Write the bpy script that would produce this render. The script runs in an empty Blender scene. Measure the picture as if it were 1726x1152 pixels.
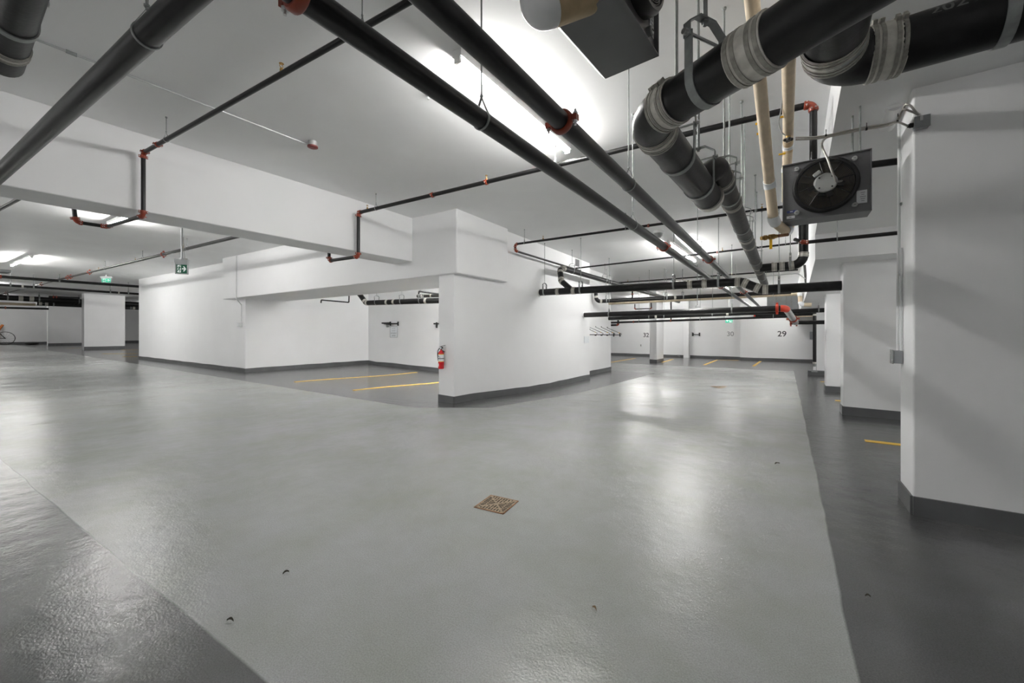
import bpy, math, random
from mathutils import Vector, Matrix
random.seed(7)
sc = bpy.context.scene
COL = sc.collection
R = math.radians

# ---------------------------------------------------------------- survey
# metres; +y runs down the right-hand drive aisle, -x down the left-hand one.
FPX, CXP, HYP, EYE = 672.0, 863.0, 560.0, 1.3
TH = math.atan2(463, 672)
SN, CS = math.sin(TH), math.cos(TH)

def ray(px, py):
    a = (px - CXP) / FPX
    return (-SN + CS * a, CS + SN * a, (HYP - py) / FPX)

def K(px, py, x=None, y=None, z=None, d=None):
    r = ray(px, py)
    if x is not None: d = x / r[0]
    elif y is not None: d = y / r[1]
    elif z is not None: d = (z - EYE) / r[2]
    return Vector((r[0] * d, r[1] * d, EYE + r[2] * d))

def proj(p):
    d = -SN * p[0] + CS * p[1]
    l = CS * p[0] + SN * p[1]
    return (CXP + FPX * l / d, HYP - FPX * (p[2] - EYE) / d) if d > 1e-3 else (1e6, 1e6)

def sst(t):
    t = min(1, max(0, t)); return t * t * (3 - 2 * t)

def fz(x, y):                       # floor falls gently to the drains
    right = -0.0125 * max(0, y - 7)
    mid = -0.13 * sst((y - 5) / 4.0)
    b = sst((-x - 0.3) / 2.0) * (1 - sst((-x - 9.2) / 4.6))
    return max(-0.24, right * (1 - b) + min(right, mid) * b) if x > -14 else 0.0

def cz(x, y):                       # slab above follows a similar fall
    return 3.54 + 0.017 * max(0, -x - 5) - 0.017 * max(0, y - 4)

def KC(px, py, drop):               # a point hung a given drop under the slab
    z = 3.5
    for _ in range(12):
        p = K(px, py, z=z); z = cz(p.x, p.y) - drop
    return K(px, py, z=z)

def KF(px, py, lift=0.0):           # a point on the floor
    z = 0.0
    for _ in range(12):
        p = K(px, py, z=z); z = fz(p.x, p.y) + lift
    return K(px, py, z=z)

# ---------------------------------------------------------------- materials
def mat(name, col, rough=0.5, metal=0.0, spec=0.5, noise=None, bump=None, emit=None, coat=0.0, alpha=None, trans=0.0):
    m = bpy.data.materials.new(name); m.use_nodes = True
    nt = m.node_tree; b = nt.nodes['Principled BSDF']
    b.inputs['Base Color'].default_value = (*col, 1)
    b.inputs['Roughness'].default_value = rough
    b.inputs['Metallic'].default_value = metal
    b.inputs['Specular IOR Level'].default_value = spec
    b.inputs['Coat Weight'].default_value = coat
    b.inputs['Transmission Weight'].default_value = trans
    if emit:
        b.inputs['Emission Color'].default_value = (*emit[0], 1)
        b.inputs['Emission Strength'].default_value = emit[1]
    if noise or bump:
        g = nt.nodes.new('ShaderNodeNewGeometry')
    if noise:                       # (scale, amount, detail)
        n = nt.nodes.new('ShaderNodeTexNoise'); n.inputs['Scale'].default_value = noise[0]
        n.inputs['Detail'].default_value = noise[2] if len(noise) > 2 else 4
        nt.links.new(g.outputs['Position'], n.inputs['Vector'])
        r = nt.nodes.new('ShaderNodeValToRGB')
        a = noise[1]
        r.color_ramp.elements[0].position = 0.3; r.color_ramp.elements[1].position = 0.7
        r.color_ramp.elements[0].color = (*[c * (1 - a) for c in col], 1)
        r.color_ramp.elements[1].color = (*[min(1, c * (1 + a)) for c in col], 1)
        nt.links.new(n.outputs['Fac'], r.inputs['Fac'])
        nt.links.new(r.outputs['Color'], b.inputs['Base Color'])
    if bump:                        # (scale, strength, distance)
        n2 = nt.nodes.new('ShaderNodeTexNoise'); n2.inputs['Scale'].default_value = bump[0]
        n2.inputs['Detail'].default_value = 3
        nt.links.new(g.outputs['Position'], n2.inputs['Vector'])
        bp = nt.nodes.new('ShaderNodeBump'); bp.inputs['Strength'].default_value = bump[1]
        bp.inputs['Distance'].default_value = bump[2]
        nt.links.new(n2.outputs['Fac'], bp.inputs['Height'])
        nt.links.new(bp.outputs['Normal'], b.inputs['Normal'])
    return m

WHITE = mat('white_wall_paint', (0.825, 0.83, 0.835), 0.55, noise=(1.3, 0.015, 6), bump=(9, 0.12, 0.01))
CEIL = mat('white_slab_paint', (0.92, 0.925, 0.925), 0.6, noise=(0.9, 0.035, 9), bump=(5, 0.2, 0.012))
SKIRT = mat('charcoal_base_paint', (0.105, 0.107, 0.11), 0.4, noise=(3, 0.12), bump=(60, 0.2, 0.003))
YELLOW = mat('yellow_line_paint', (0.80, 0.48, 0.03), 0.45, noise=(20, 0.12))
BLACK = mat('black_steel_pipe', (0.009, 0.009, 0.0095), 0.33, 0.0, 0.4, noise=(7, 0.35, 6), bump=(40, 0.08, 0.002))
IRON = mat('cast_iron_bitumen', (0.008, 0.008, 0.0085), 0.40, 0.0, 0.4, noise=(14, 0.4, 8), bump=(55, 0.25, 0.003))
GREYPIPE = mat('grey_weathered_iron', (0.055, 0.053, 0.051), 0.5, 0.1, 0.4, noise=(18, 0.35, 8), bump=(60, 0.3, 0.003))
RED = mat('orange_red_enamel', (0.28, 0.045, 0.020), 0.38, noise=(9, 0.12))
BRIGHTRED = mat('bright_red_enamel', (0.62, 0.055, 0.025), 0.35)
ZINC = mat('galvanised_steel', (0.30, 0.315, 0.31), 0.45, 0.35, noise=(30, 0.15))
STEEL = mat('stainless_band', (0.62, 0.60, 0.55), 0.40, 0.3, noise=(40, 0.12), bump=(90, 0.2, 0.002))
BANDDK = mat('band_clamp_steel', (0.34, 0.325, 0.29), 0.4, 0.4, noise=(60, 0.2))
RUBBER = mat('black_rubber', (0.012, 0.012, 0.012), 0.7)
BOLT = mat('zinc_bolt', (0.68, 0.68, 0.68), 0.3, 0.8)
BEIGE = mat('tan_pipe_insulation', (0.74, 0.62, 0.46), 0.75, noise=(16, 0.08), bump=(40, 0.2, 0.004))
TAPE = mat('tan_wrap_tape', (0.56, 0.42, 0.25), 0.55, noise=(20, 0.12))
PVC = mat('white_pvc', (0.82, 0.84, 0.86), 0.28, coat=0.2)
CLEAR = mat('pale_translucent_pvc', (0.86, 0.87, 0.88), 0.25)
BRASS = mat('brass', (0.38, 0.23, 0.07), 0.35, 0.6, noise=(40, 0.2))
VYEL = mat('yellow_lever', (0.85, 0.50, 0.01), 0.4)
FANGREY = mat('grey_powder_coat', (0.165, 0.165, 0.172), 0.5, noise=(3, 0.12, 6))
FANLT = mat('light_grey_cap', (0.42, 0.43, 0.42), 0.45, 0.2)
FANBLK = mat('black_wire_guard', (0.014, 0.014, 0.014), 0.4)
BLADE = mat('dark_fan_blade', (0.22, 0.19, 0.14), 0.5)
COIL = mat('finned_coil_bronze', (0.32, 0.28, 0.20), 0.5, 0.4)
LABELW = mat('white_sticker', (0.72, 0.73, 0.74), 0.5)
LABELB = mat('blue_sticker', (0.05, 0.07, 0.22), 0.5)
CONDUIT = mat('grey_conduit', (0.55, 0.56, 0.56), 0.35, 0.6)
WCONDUIT = mat('white_painted_conduit', (0.72, 0.73, 0.73), 0.4)
MC = mat('armoured_cable', (0.44, 0.42, 0.39), 0.35, 0.7, bump=(160, 0.6, 0.004))
BOXGREY = mat('grey_junction_box', (0.30, 0.31, 0.32), 0.4, 0.55)
DETRED = mat('dull_red_cap', (0.22, 0.05, 0.05), 0.4)
TUBE = mat('lit_fluorescent_tube', (1, 1, 1), 0.4, emit=((1.0, 0.985, 0.96), 31.0))
HOUSE = mat('white_lamp_housing', (0.86, 0.86, 0.85), 0.4)
INK = mat('dark_sign_ink', (0.035, 0.035, 0.04), 0.6)
INKLT = mat('faded_grey_ink', (0.30, 0.31, 0.32), 0.6)
SIGNW = mat('white_sign_plate', (0.74, 0.77, 0.79), 0.45)
EXG = mat('green_exit_panel', (0.01, 0.10, 0.055), 0.4, emit=((0.02, 0.40, 0.20), 0.01))
EXGB = mat('green_exit_panel_lit', (0.02, 0.42, 0.24), 0.4, emit=((0.03, 0.55, 0.34), 0.10))
EXW = mat('white_exit_symbol', (0.85, 0.88, 0.86), 0.4, emit=((0.9, 1.0, 0.95), 0.04))
EXH = mat('grey_exit_housing', (0.55, 0.56, 0.57), 0.4)
EXRED = mat('extinguisher_red', (0.62, 0.008, 0.015), 0.25, coat=0.4)
GRATE = mat('rusty_grate', (0.33, 0.255, 0.175), 0.55, 0.4, noise=(60, 0.35))
RUST = mat('rust_rim', (0.24, 0.115, 0.055), 0.7, noise=(60, 0.4))
PIT_SHADE = mat('drain_pit_shade', (0.015, 0.014, 0.012), 0.8)  # near-black colour stands in for the shade under the grate
DUCT = mat('duct_sheet_metal', (0.33, 0.35, 0.36), 0.4, 0.6, noise=(4, 0.1))
ORANGE = mat('orange_varnished_wood', (0.55, 0.17, 0.03), 0.5)
LIME = mat('lime_plastic', (0.55, 0.75, 0.12), 0.5)
MARK = mat('grey_stencil_on_pipe', (0.13, 0.13, 0.13), 0.5)

def floor_mat():
    m = bpy.data.materials.new('traffic_deck_coating'); m.use_nodes = True
    nt = m.node_tree; N = nt.nodes; L = nt.links; b = N['Principled BSDF']
    g = N.new('ShaderNodeNewGeometry'); sp = N.new('ShaderNodeSeparateXYZ')
    L.new(g.outputs['Position'], sp.inputs[0])
    def noise(scale, detail=4, rough=0.55):
        n = N.new('ShaderNodeTexNoise'); n.inputs['Scale'].default_value = scale
        n.inputs['Detail'].default_value = detail; n.inputs['Roughness'].default_value = rough
        L.new(g.outputs['Position'], n.inputs['Vector']); return n.outputs['Fac']
    def mth(op, a, c, clamp=False):
        n = N.new('ShaderNodeMath'); n.operation = op; n.use_clamp = clamp
        for i, v in enumerate((a, c)):
            if isinstance(v, (int, float)): n.inputs[i].default_value = v
            else: L.new(v, n.inputs[i])
        return n.outputs[0]
    wob = mth('MULTIPLY', mth('SUBTRACT', noise(1.2, 3), 0.5), 0.05)
    x = mth('ADD', sp.outputs[0], wob); y = mth('ADD', sp.outputs[1], wob)
    def step(v, at, w=0.012):      # 1 where v > at
        return mth('MULTIPLY_ADD', mth('SUBTRACT', v, at), 1 / w, True) if False else mth('MULTIPLY', mth('ADD', mth('SUBTRACT', v, at), w / 2), 1 / w, True)
    # near edge curves a little towards the left
    near = mth('MULTIPLY', mth('ADD', x, 1.6), 0.062)           # slope
    near = mth('ADD', near, 0.70)
    inside = mth('MULTIPLY', step(y, near), mth('SUBTRACT', 1.0, step(x, 0.22)))
    inside = mth('MULTIPLY', inside, mth('SUBTRACT', 1.0, step(y, 17.9)))
    # left stall bay and the strip along the middle wall
    by = mth('MAXIMUM', 4.68, mth('ADD', mth('MULTIPLY', mth('ADD', x, 5.3), 0.705), 4.66))
    bx_ = mth('ADD', mth('MULTIPLY', mth('SUBTRACT', y, 5.42), 0.05), -4.18)
    bay = mth('MULTIPLY', mth('MULTIPLY', step(y, by), mth('SUBTRACT', 1.0, step(x, bx_))), mth('SUBTRACT', 1.0, step(y, 14.2)))
    light = mth('MULTIPLY', inside, mth('SUBTRACT', 1.0, bay))
    # blotches
    r1 = N.new('ShaderNodeValToRGB'); L.new(noise(0.55, 6, 0.6), r1.inputs[0])
    e = r1.color_ramp.elements; e[0].position = 0.34; e[1].position = 0.66
    e[0].color = (0.345, 0.357, 0.343, 1); e[1].color = (0.395, 0.402, 0.41, 1)
    r2 = N.new('ShaderNodeValToRGB'); L.new(noise(0.8, 6, 0.6), r2.inputs[0])
    e = r2.color_ramp.elements; e[0].position = 0.3; e[1].position = 0.7
    e[0].color = (0.105, 0.106, 0.109, 1); e[1].color = (0.14, 0.14, 0.145, 1)
    mx = N.new('ShaderNodeMix'); mx.data_type = 'RGBA'
    L.new(light, mx.inputs[0]); L.new(r2.outputs[0], mx.inputs[6]); L.new(r1.outputs[0], mx.inputs[7])
    # olive tyre and damp marks
    st = N.new('ShaderNodeValToRGB'); L.new(noise(1.7, 9, 0.62), st.inputs[0])
    e = st.color_ramp.elements; e[0].position = 0.40; e[1].position = 0.85
    e[0].color = (0, 0, 0, 1); e[1].color = (0.9, 0.9, 0.9, 1)
    mx2 = N.new('ShaderNodeMix'); mx2.data_type = 'RGBA'
    L.new(st.outputs[0], mx2.inputs[0]); L.new(mx.outputs[2], mx2.inputs[6])
    dk = N.new('ShaderNodeMix'); dk.data_type = 'RGBA'; dk.blend_type = 'MULTIPLY'; dk.inputs[0].default_value = 1
    L.new(mx.outputs[2], dk.inputs[6]); dk.inputs[7].default_value = (0.80, 0.82, 0.70, 1)
    L.new(dk.outputs[2], mx2.inputs[7])
    # fine grit
    gr = N.new('ShaderNodeValToRGB'); L.new(noise(160, 2, 0.7), gr.inputs[0])
    e = gr.color_ramp.elements; e[0].position = 0.25; e[1].position = 0.62
    e[0].color = (0.72, 0.72, 0.72, 1); e[1].color = (1.04, 1.04, 1.04, 1)
    mx3 = N.new('ShaderNodeMix'); mx3.data_type = 'RGBA'; mx3.blend_type = 'MULTIPLY'; mx3.inputs[0].default_value = 1
    L.new(mx2.outputs[2], mx3.inputs[6]); L.new(gr.outputs[0], mx3.inputs[7])
    L.new(mx3.outputs[2], b.inputs['Base Color'])
    # satin coating, patchy gloss, stippled texture
    L.new(mth('ADD', mth('ADD', mth('MULTIPLY', noise(1.1, 3), 0.06), 0.04), mth('MULTIPLY', light, 0.13)), b.inputs['Roughness'])
    b.inputs['Specular IOR Level'].default_value = 0.6
    bp = N.new('ShaderNodeBump'); bp.inputs['Strength'].default_value = 0.5; bp.inputs['Distance'].default_value = 0.003
    L.new(noise(95, 3, 0.6), bp.inputs['Height'])
    bp2 = N.new('ShaderNodeBump'); bp2.inputs['Strength'].default_value = 0.25; bp2.inputs['Distance'].default_value = 0.03
    L.new(noise(5, 4, 0.5), bp2.inputs['Height']); L.new(bp2.outputs[0], bp.inputs['Normal'])
    L.new(bp.outputs[0], b.inputs['Normal'])
    return m
FLOORM = floor_mat()

# ---------------------------------------------------------------- mesh kit
def frame(u):
    u = Vector(u).normalized()
    a = Vector((0, 0, 1)) if abs(u.z) < 0.95 else Vector((1, 0, 0))
    s = u.cross(a).normalized()
    return u, s, s.cross(u).normalized()

class MB:
    def __init__(self): self.v = []; self.f = []; self.sm = []
    def add(self, vs, fs, smooth=False):
        o = len(self.v); self.v += [tuple(p) for p in vs]
        for q in fs: self.f.append([i + o for i in q]); self.sm.append(smooth)
        return self
    def box(self, c, s, ax=None):
        c = Vector(c); X, Y, Z = ax if ax else (Vector((1, 0, 0)), Vector((0, 1, 0)), Vector((0, 0, 1)))
        h = [q / 2 for q in s]
        vs = [c + X * h[0] * i + Y * h[1] * j + Z * h[2] * k for k in (-1, 1) for j in (-1, 1) for i in (-1, 1)]
        return self.add(vs, [(0, 2, 3, 1), (4, 5, 7, 6), (0, 1, 5, 4), (2, 6, 7, 3), (0, 4, 6, 2), (1, 3, 7, 5)])
    def bx(self, x0, x1, y0, y1, z0, z1):
        return self.box(((x0 + x1) / 2, (y0 + y1) / 2, (z0 + z1) / 2), (abs(x1 - x0), abs(y1 - y0), abs(z1 - z0)))
    def hexa(self, bot, top):       # two matching quads
        return self.add(list(bot) + list(top), [(3, 2, 1, 0), (4, 5, 6, 7), (0, 1, 5, 4), (1, 2, 6, 5), (2, 3, 7, 6), (3, 0, 4, 7)])
    def tube(self, path, r, n=16, caps=True):
        P = [Vector(p) for p in path]; m = len(P)
        T = []
        for i in range(m):
            a = P[max(0, i - 1)]; b = P[min(m - 1, i + 1)]; T.append((b - a).normalized())
        u, s, w = frame(T[0]); vs = []
        for i in range(m):
            if i:
                q = T[i - 1].rotation_difference(T[i]); s = q @ s; w = q @ w
            rr = r[i] if isinstance(r, (list, tuple)) else r
            for k in range(n):
                a = 2 * math.pi * k / n; vs.append(P[i] + s * math.cos(a) * rr + w * math.sin(a) * rr)
        fs = [(i * n + k, i * n + (k + 1) % n, (i + 1) * n + (k + 1) % n, (i + 1) * n + k) for i in range(m - 1) for k in range(n)]
        self.add(vs, fs, True)
        if caps:
            self.add(vs[:n], [tuple(range(n))[::-1]]); self.add(vs[-n:], [tuple(range(n))])
        return self
    def lathe(self, o, u, prof, n=24, arc=None):
        o = Vector(o); u, s, w = frame(u); vs = []
        for h, r in prof:
            for k in range(n):
                a = 2 * math.pi * k / n; vs.append(o + u * h + s * math.cos(a) * r + w * math.sin(a) * r)
        m = len(prof)
        fs = [(i * n + k, i * n + (k + 1) % n, (i + 1) * n + (k + 1) % n, (i + 1) * n + k) for i in range(m - 1) for k in range(n)]
        self.add(vs, fs, True)
        if prof[0][1] > 1e-5: self.add(vs[:n], [tuple(range(n))[::-1]])
        if prof[-1][1] > 1e-5: self.add(vs[-n:], [tuple(range(n))])
        return self
    def ringband(self, o, u, r0, r1, w, n=28):   # hollow flat ring
        o = Vector(o); h = w / 2
        return self.loop(o, u, [(-h, r0), (-h, r1), (h, r1), (h, r0)], n)
    def loop(self, o, u, prof, n=28):            # closed profile revolved
        u, s, w = frame(u); vs = []; m = len(prof)
        for h, r in prof:
            for k in range(n):
                a = 2 * math.pi * k / n; vs.append(Vector(o) + u * h + s * math.cos(a) * r + w * math.sin(a) * r)
        fs = [(i * n + k, i * n + (k + 1) % n, ((i + 1) % m) * n + (k + 1) % n, ((i + 1) % m) * n + k) for i in range(m) for k in range(n)]
        return self.add(vs, fs, True)
    def strip(self, path, ax, w, t, closed=False):   # flat bar bent along a planar path, width along ax
        P = [Vector(p) for p in path]; m = len(P); ax = Vector(ax).normalized(); vs = []
        for i in range(m):
            a = P[(i - 1) % m] if (closed or i) else P[i]; b = P[(i + 1) % m] if (closed or i < m - 1) else P[i]
            nrm = (b - a).normalized().cross(ax)
            for q, k in ((-1, -1), (1, -1), (1, 1), (-1, 1)):
                vs.append(P[i] + ax * q * w / 2 + nrm * k * t / 2)
        e = m if closed else m - 1
        fs = [(i * 4 + k, i * 4 + (k + 1) % 4, ((i + 1) % m) * 4 + (k + 1) % 4, ((i + 1) % m) * 4 + k) for i in range(e) for k in range(4)]
        if not closed: fs += [(3, 2, 1, 0), tuple((m - 1) * 4 + k for k in range(4))]
        return self.add(vs, fs)
    def ball(self, c, r, n=14, sq=(1, 1, 1)):
        c = Vector(c); m = n // 2; vs = []
        for i in range(m + 1):
            t = math.pi * i / m
            for k in range(n):
                a = 2 * math.pi * k / n
                vs.append(c + Vector((math.sin(t) * math.cos(a) * r * sq[0], math.sin(t) * math.sin(a) * r * sq[1], math.cos(t) * r * sq[2])))
        return self.add(vs, [(i * n + k, (i + 1) * n + k, (i + 1) * n + (k + 1) % n, i * n + (k + 1) % n) for i in range(m) for k in range(n)], True)
    def prism(self, pts, o, X, Y, t):            # outline in X,Y extruded along X x Y
        o = Vector(o); X = Vector(X); Y = Vector(Y); Z = X.cross(Y).normalized(); n = len(pts)
        vs = [o + X * a + Y * b for a, b in pts] + [o + X * a + Y * b + Z * t for a, b in pts]
        return self.add(vs, [tuple(range(n))[::-1], tuple(range(n, 2 * n))] + [(i, (i + 1) % n, n + (i + 1) % n, n + i) for i in range(n)])

def obj(name, mb, m, parent=None, bevel=0.0):
    me = bpy.data.meshes.new(name)
    org = Vector(parent['_o']) if parent is not None and '_o' in parent else Vector((0, 0, 0))
    me.from_pydata([tuple(Vector(p) - org) for p in mb.v], [], mb.f)
    me.polygons.foreach_set('use_smooth', mb.sm)
    me.update(); me.validate()
    me.set_sharp_from_angle(angle=R(40))
    o = bpy.data.objects.new(name, me); COL.objects.link(o)
    me.materials.append(m)
    if parent is not None:
        o.parent = parent
        if '_o' in parent: o['_o'] = parent['_o']
    if bevel:
        md = o.modifiers.new('edge', 'BEVEL'); md.width = bevel; md.segments = 2; md.limit_method = 'ANGLE'; md.angle_limit = R(50)
    return o

def thing(name, label, cat, loc=(0, 0, 0), group=None):
    o = bpy.data.objects.new(name, None); COL.objects.link(o); o.location = loc
    o.empty_display_size = 0.05
    o['_o'] = tuple(loc); o['label'] = label; o['category'] = cat
    if group: o['group'] = group
    return o

def tag(o, label, cat, group=None, kind=None):
    o['label'] = label; o['category'] = cat
    if group: o['group'] = group
    if kind: o['kind'] = kind
    return o

def struct(name, mb, m, label, cat, bevel=0.0):
    return tag(obj(name, mb, m, None, bevel), label, cat, None, 'structure')

def text_mesh(s, size, o, X, Y, off=0.002, wrap=None):
    cu = bpy.data.curves.new('lettering', 'FONT'); cu.body = s; cu.size = size; cu.align_x = 'CENTER'; cu.align_y = 'CENTER'
    cu.offset = size * 0.012
    t = bpy.data.objects.new('lettering', cu); COL.objects.link(t)
    bpy.context.view_layer.update()
    me = t.to_mesh(); vs = [v.co.copy() for v in me.vertices]; fs = [tuple(p.vertices) for p in me.polygons]
    t.to_mesh_clear(); bpy.data.objects.remove(t); bpy.data.curves.remove(cu)
    mb = MB(); o = Vector(o); X = Vector(X); Y = Vector(Y); Z = X.cross(Y)
    mb.add([o + X * v.x + Y * v.y + Z * off for v in vs] if wrap is None else [wrap(v.x, v.y) for v in vs], fs)
    return mb

# ---------------------------------------------------------------- pipe kit
def fillet(pts, rad, n=8):
    """straight segments and bend arcs of a polyline"""
    P = [Vector(p) for p in pts]; segs = []; arcs = []; cur = P[0]
    for i in range(1, len(P) - 1):
        a = (P[i - 1] - P[i]).normalized(); b = (P[i + 1] - P[i]).normalized()
        ang = math.acos(max(-1, min(1, a.dot(b))))
        rr = rad[i - 1] if isinstance(rad, (list, tuple)) else rad
        t = min(rr / math.tan(ang / 2) if ang > 0.01 else 0, (P[i - 1] - P[i]).length * 0.49, (P[i + 1] - P[i]).length * 0.49)
        A = P[i] + a * t; B = P[i] + b * t
        segs.append((cur, A))
        rr = t * math.tan(ang / 2)
        c = P[i] + (a + b).normalized() * (rr / math.sin(ang / 2))
        va = A - c; vb = B - c; arc = []
        tot = va.angle(vb) if va.length > 1e-6 else 0
        axis = va.cross(vb)
        for k in range(n + 1):
            arc.append(c + (Matrix.Rotation(tot * k / n, 3, axis.normalized()) @ va if axis.length > 1e-9 else va))
        arcs.append(arc); cur = B
    segs.append((cur, P[-1]))
    return segs, arcs

def nearest(pts, px, py):
    """point and direction on a polyline seen closest to a survey sight"""
    best = None
    for i in range(len(pts) - 1):
        a = Vector(pts[i]); b = Vector(pts[i + 1])
        for k in range(401):
            p = a.lerp(b, k / 400); q = proj(p); e = (q[0] - px) ** 2 + (q[1] - py) ** 2
            if best is None or e < best[0]: best = (e, p, (b - a).normalized())
    return best[1], best[2]

def grooved_coupling(par, p, u, D, side=None, bolts=True, m=None):
    u, s, w = frame(u); r = D / 2; wd = max(0.035, D * 0.42)
    if side is not None:
        sd = Vector(side); s = (sd - u * sd.dot(u)).normalized(); w = s.cross(u)
    mb = MB().loop(p, u, [(-wd / 2, r), (-wd / 2, r * 1.2), (-wd * 0.3, r * 1.34), (wd * 0.3, r * 1.34), (wd / 2, r * 1.2), (wd / 2, r)], 20)
    for k in (-1, 1):
        mb.box(p + s * k * r * 1.55, (r * 0.75, wd * 0.8, r * 0.62), (s, u, w))
    c = obj('coupling', mb, m or RED, par)
    if bolts:
        for k in (-1, 1):
            bb = MB(); q = p + s * k * r * 1.66
            bb.lathe(q - w * r * 0.85, w, [(0, r * 0.13), (r * 1.75, r * 0.13)], 8)
            bb.lathe(q + w * r * 0.32, w, [(0, r * 0.26), (r * 0.25, r * 0.26)], 6)
            bb.lathe(q - w * r * 0.55, w, [(0, r * 0.26), (r * 0.25, r * 0.26)], 6)
            obj('bolt', bb, BOLT, c)
    return c

def hubless_coupling(par, p, u, D, L=None, clamps=True):
    u, s, w = frame(u); r = D / 2; L = L or max(0.055, D * 0.55)
    prof = []; n = 14
    for i in range(n + 1):
        prof.append((-L / 2 + L * i / n, r * 1.05 + (0.0012 if i % 2 else 0)))
    mb = MB().loop(p, u, [(-L / 2, r * 0.99)] + prof + [(L / 2, r * 0.99)], 28)
    c = obj('coupling', mb, STEEL, par); c['label'] = 'stainless banded sleeve'
    if clamps:
        for h in (-0.40, -0.2, 0.2, 0.40):
            q = p + u * L * h
            cb = MB().loop(q, u, [(-L * .06, r * 1.05), (-L * .06, r * 1.09), (L * .06, r * 1.09), (L * .06, r * 1.05)], 28)
            t = (s * (0.9 if h > 0 else 0.55) + w * 0.75).normalized()
            t2 = t.cross(u)
            cb.box(q + t * r * 1.15, (r * 0.16, L * 0.13, r * 0.3), (t, u, t2))
            obj('clamp', cb, BANDDK, c)
    return c

def pipe_run(name, label, cat, pts, D, m=BLACK, bend=None, couplings=(), heads=(), style='grooved', n=18, elbow_mat=None,
             elbow_cuff=True, group=None, bolts=True, clamps=True, side=None, cm=None, root=None):
    pts = [Vector(p) for p in pts]
    par = root or thing(name, label, cat, pts[0], group)
    bend = bend if bend is not None else D * 1.1
    segs, arcs = fillet(pts, bend)
    for a, b in segs:
        if (b - a).length > 1e-4: obj('pipe', MB().tube([a, b], D / 2, n), m, par)
    em = elbow_mat or (RED if style == 'grooved' else IRON)
    for arc in arcs:
        obj('elbow', MB().tube(arc, D / 2 * (1.12 if style == 'grooved' else 1.14 if style == 'plain' and em is PVC else 1.03), n), em, par)
        if elbow_cuff:
            for p, q in ((arc[0], arc[1]), (arc[-1], arc[-2])):
                u = (p - q).normalized()
                if style == 'grooved': grooved_coupling(par, p, u, D, side, bolts)
                elif style == 'hubless': hubless_coupling(par, p + u * D * 0.1, u, D, clamps=clamps)
    for c in couplings:
        p, u = nearest(pts, *c[:2])
        if style == 'grooved': grooved_coupling(par, p, u, D, side, bolts, cm)
        else: hubless_coupling(par, p, u, D, c[2] if len(c) > 2 else None, clamps)
    for c in heads:
        p, u = nearest(pts, *c)
        h = MB().lathe(p + Vector((0, 0, D * 0.45)), (0, 0, 1), [(0, .013), (.022, .013), (.024, .008), (.03, .008)], 8)
        for k in (-1, 1):
            h.tube([p + Vector((0, k * .008, D * .45 + .03)), p + Vector((0, k * .014, D * .45 + .045)), p + Vector((0, 0, D * .45 + .062))], .0028, 6)
        h.lathe(p + Vector((0, 0, D * .45 + .06)), (0, 0, 1), [(0, .006), (.002, .018), (.004, .018)], 10)
        obj('sprinkler_head', h, BRASS, par)
    par['_pts'] = [c for p in pts for c in p]
    return par

ORD = ['first', 'second', 'third', 'fourth', 'fifth', 'sixth', 'seventh', 'eighth', 'ninth', 'tenth']

def hanger(kind, p, u, D, label, group, ztop=None, w=0.03, rod=0.006, top=True):
    """galvanised pipe hanger: rod from the slab, strap round the pipe"""
    u = Vector(u); u.z = 0; u.normalize(); s = u.cross(Vector((0, 0, 1))); Z = Vector((0, 0, 1)); r = D / 2 + 0.003
    zt = ztop if ztop is not None else cz(p.x, p.y)
    par = thing('pipe_hanger', label, 'pipe hanger', (p.x, p.y, zt), group)
    if kind == 'clevis':
        up = r + 0.055 + D * 0.1
        path = [p + s * r + Z * up] + [p + s * r * math.cos(a) + Z * r * math.sin(a) for a in [-math.pi * k / 14 for k in range(15)]] + [p - s * r + Z * up]
        obj('strap', MB().strip(path, u, w, 0.005), ZINC, par)
        yo = up + D * 0.42
        k = r * 0.45
        q = r + 0.007
        yk = MB().strip([p - s * q + Z * (up - .02), p - s * q + Z * (up + .03), p - s * k + Z * yo, p + s * k + Z * yo, p + s * q + Z * (up + .03), p + s * q + Z * (up - .02)], u, w * .9, 0.005)
        obj('yoke', yk, ZINC, par)
        b = MB().lathe(p + s * (r + .025) + Z * (up - .005), -s, [(0, .011), (.012, .011), (.012, .006), (2 * r + .035, .006), (2 * r + .035, .011), (2 * r + .05, .011)], 8)
        obj('bolt', b, BOLT, par)
        zr = p.z + yo - 0.02
    else:
        tp = r + 0.04 + D * 0.28
        path = [p + Z * tp] + [p + s * r * math.cos(a) + Z * r * math.sin(a) for a in [R(40) - R(260) * k / 20 for k in range(21)]]
        obj('strap', MB().strip(path, u, w, 0.004, True), ZINC, par)
        zr = p.z + tp - 0.01
    rb = MB().tube([(p.x, p.y, zr), (p.x, p.y, zt)], rod, 8)
    rb.lathe((p.x, p.y, zr + .012), (0, 0, 1), [(0, rod * 1.9), (.01, rod * 1.9)], 6)
    if top: rb.lathe((p.x, p.y, zt), (0, 0, -1), [(0, rod * 2.4), (.012, rod * 2.4), (.02, rod)], 8)
    obj('rod', rb, ZINC, par)
    return par

def hangers(run, D, spots, kind, what, end, **kw):
    f = run['_pts']; pts = [Vector(f[i:i + 3]) for i in range(0, len(f), 3)]
    for i, c in enumerate(spots):
        p, u = nearest(pts, *c)
        hanger(kind, p, u, D, f"{ORD[i]} {'clevis' if kind == 'clevis' else 'loop'} hanger, counted from the {end}, holding {what}" if len(spots) > 1
               else f"{'clevis' if kind == 'clevis' else 'loop'} hanger on a thin rod holding {what}", f'hangers along {what}', **kw)

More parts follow.
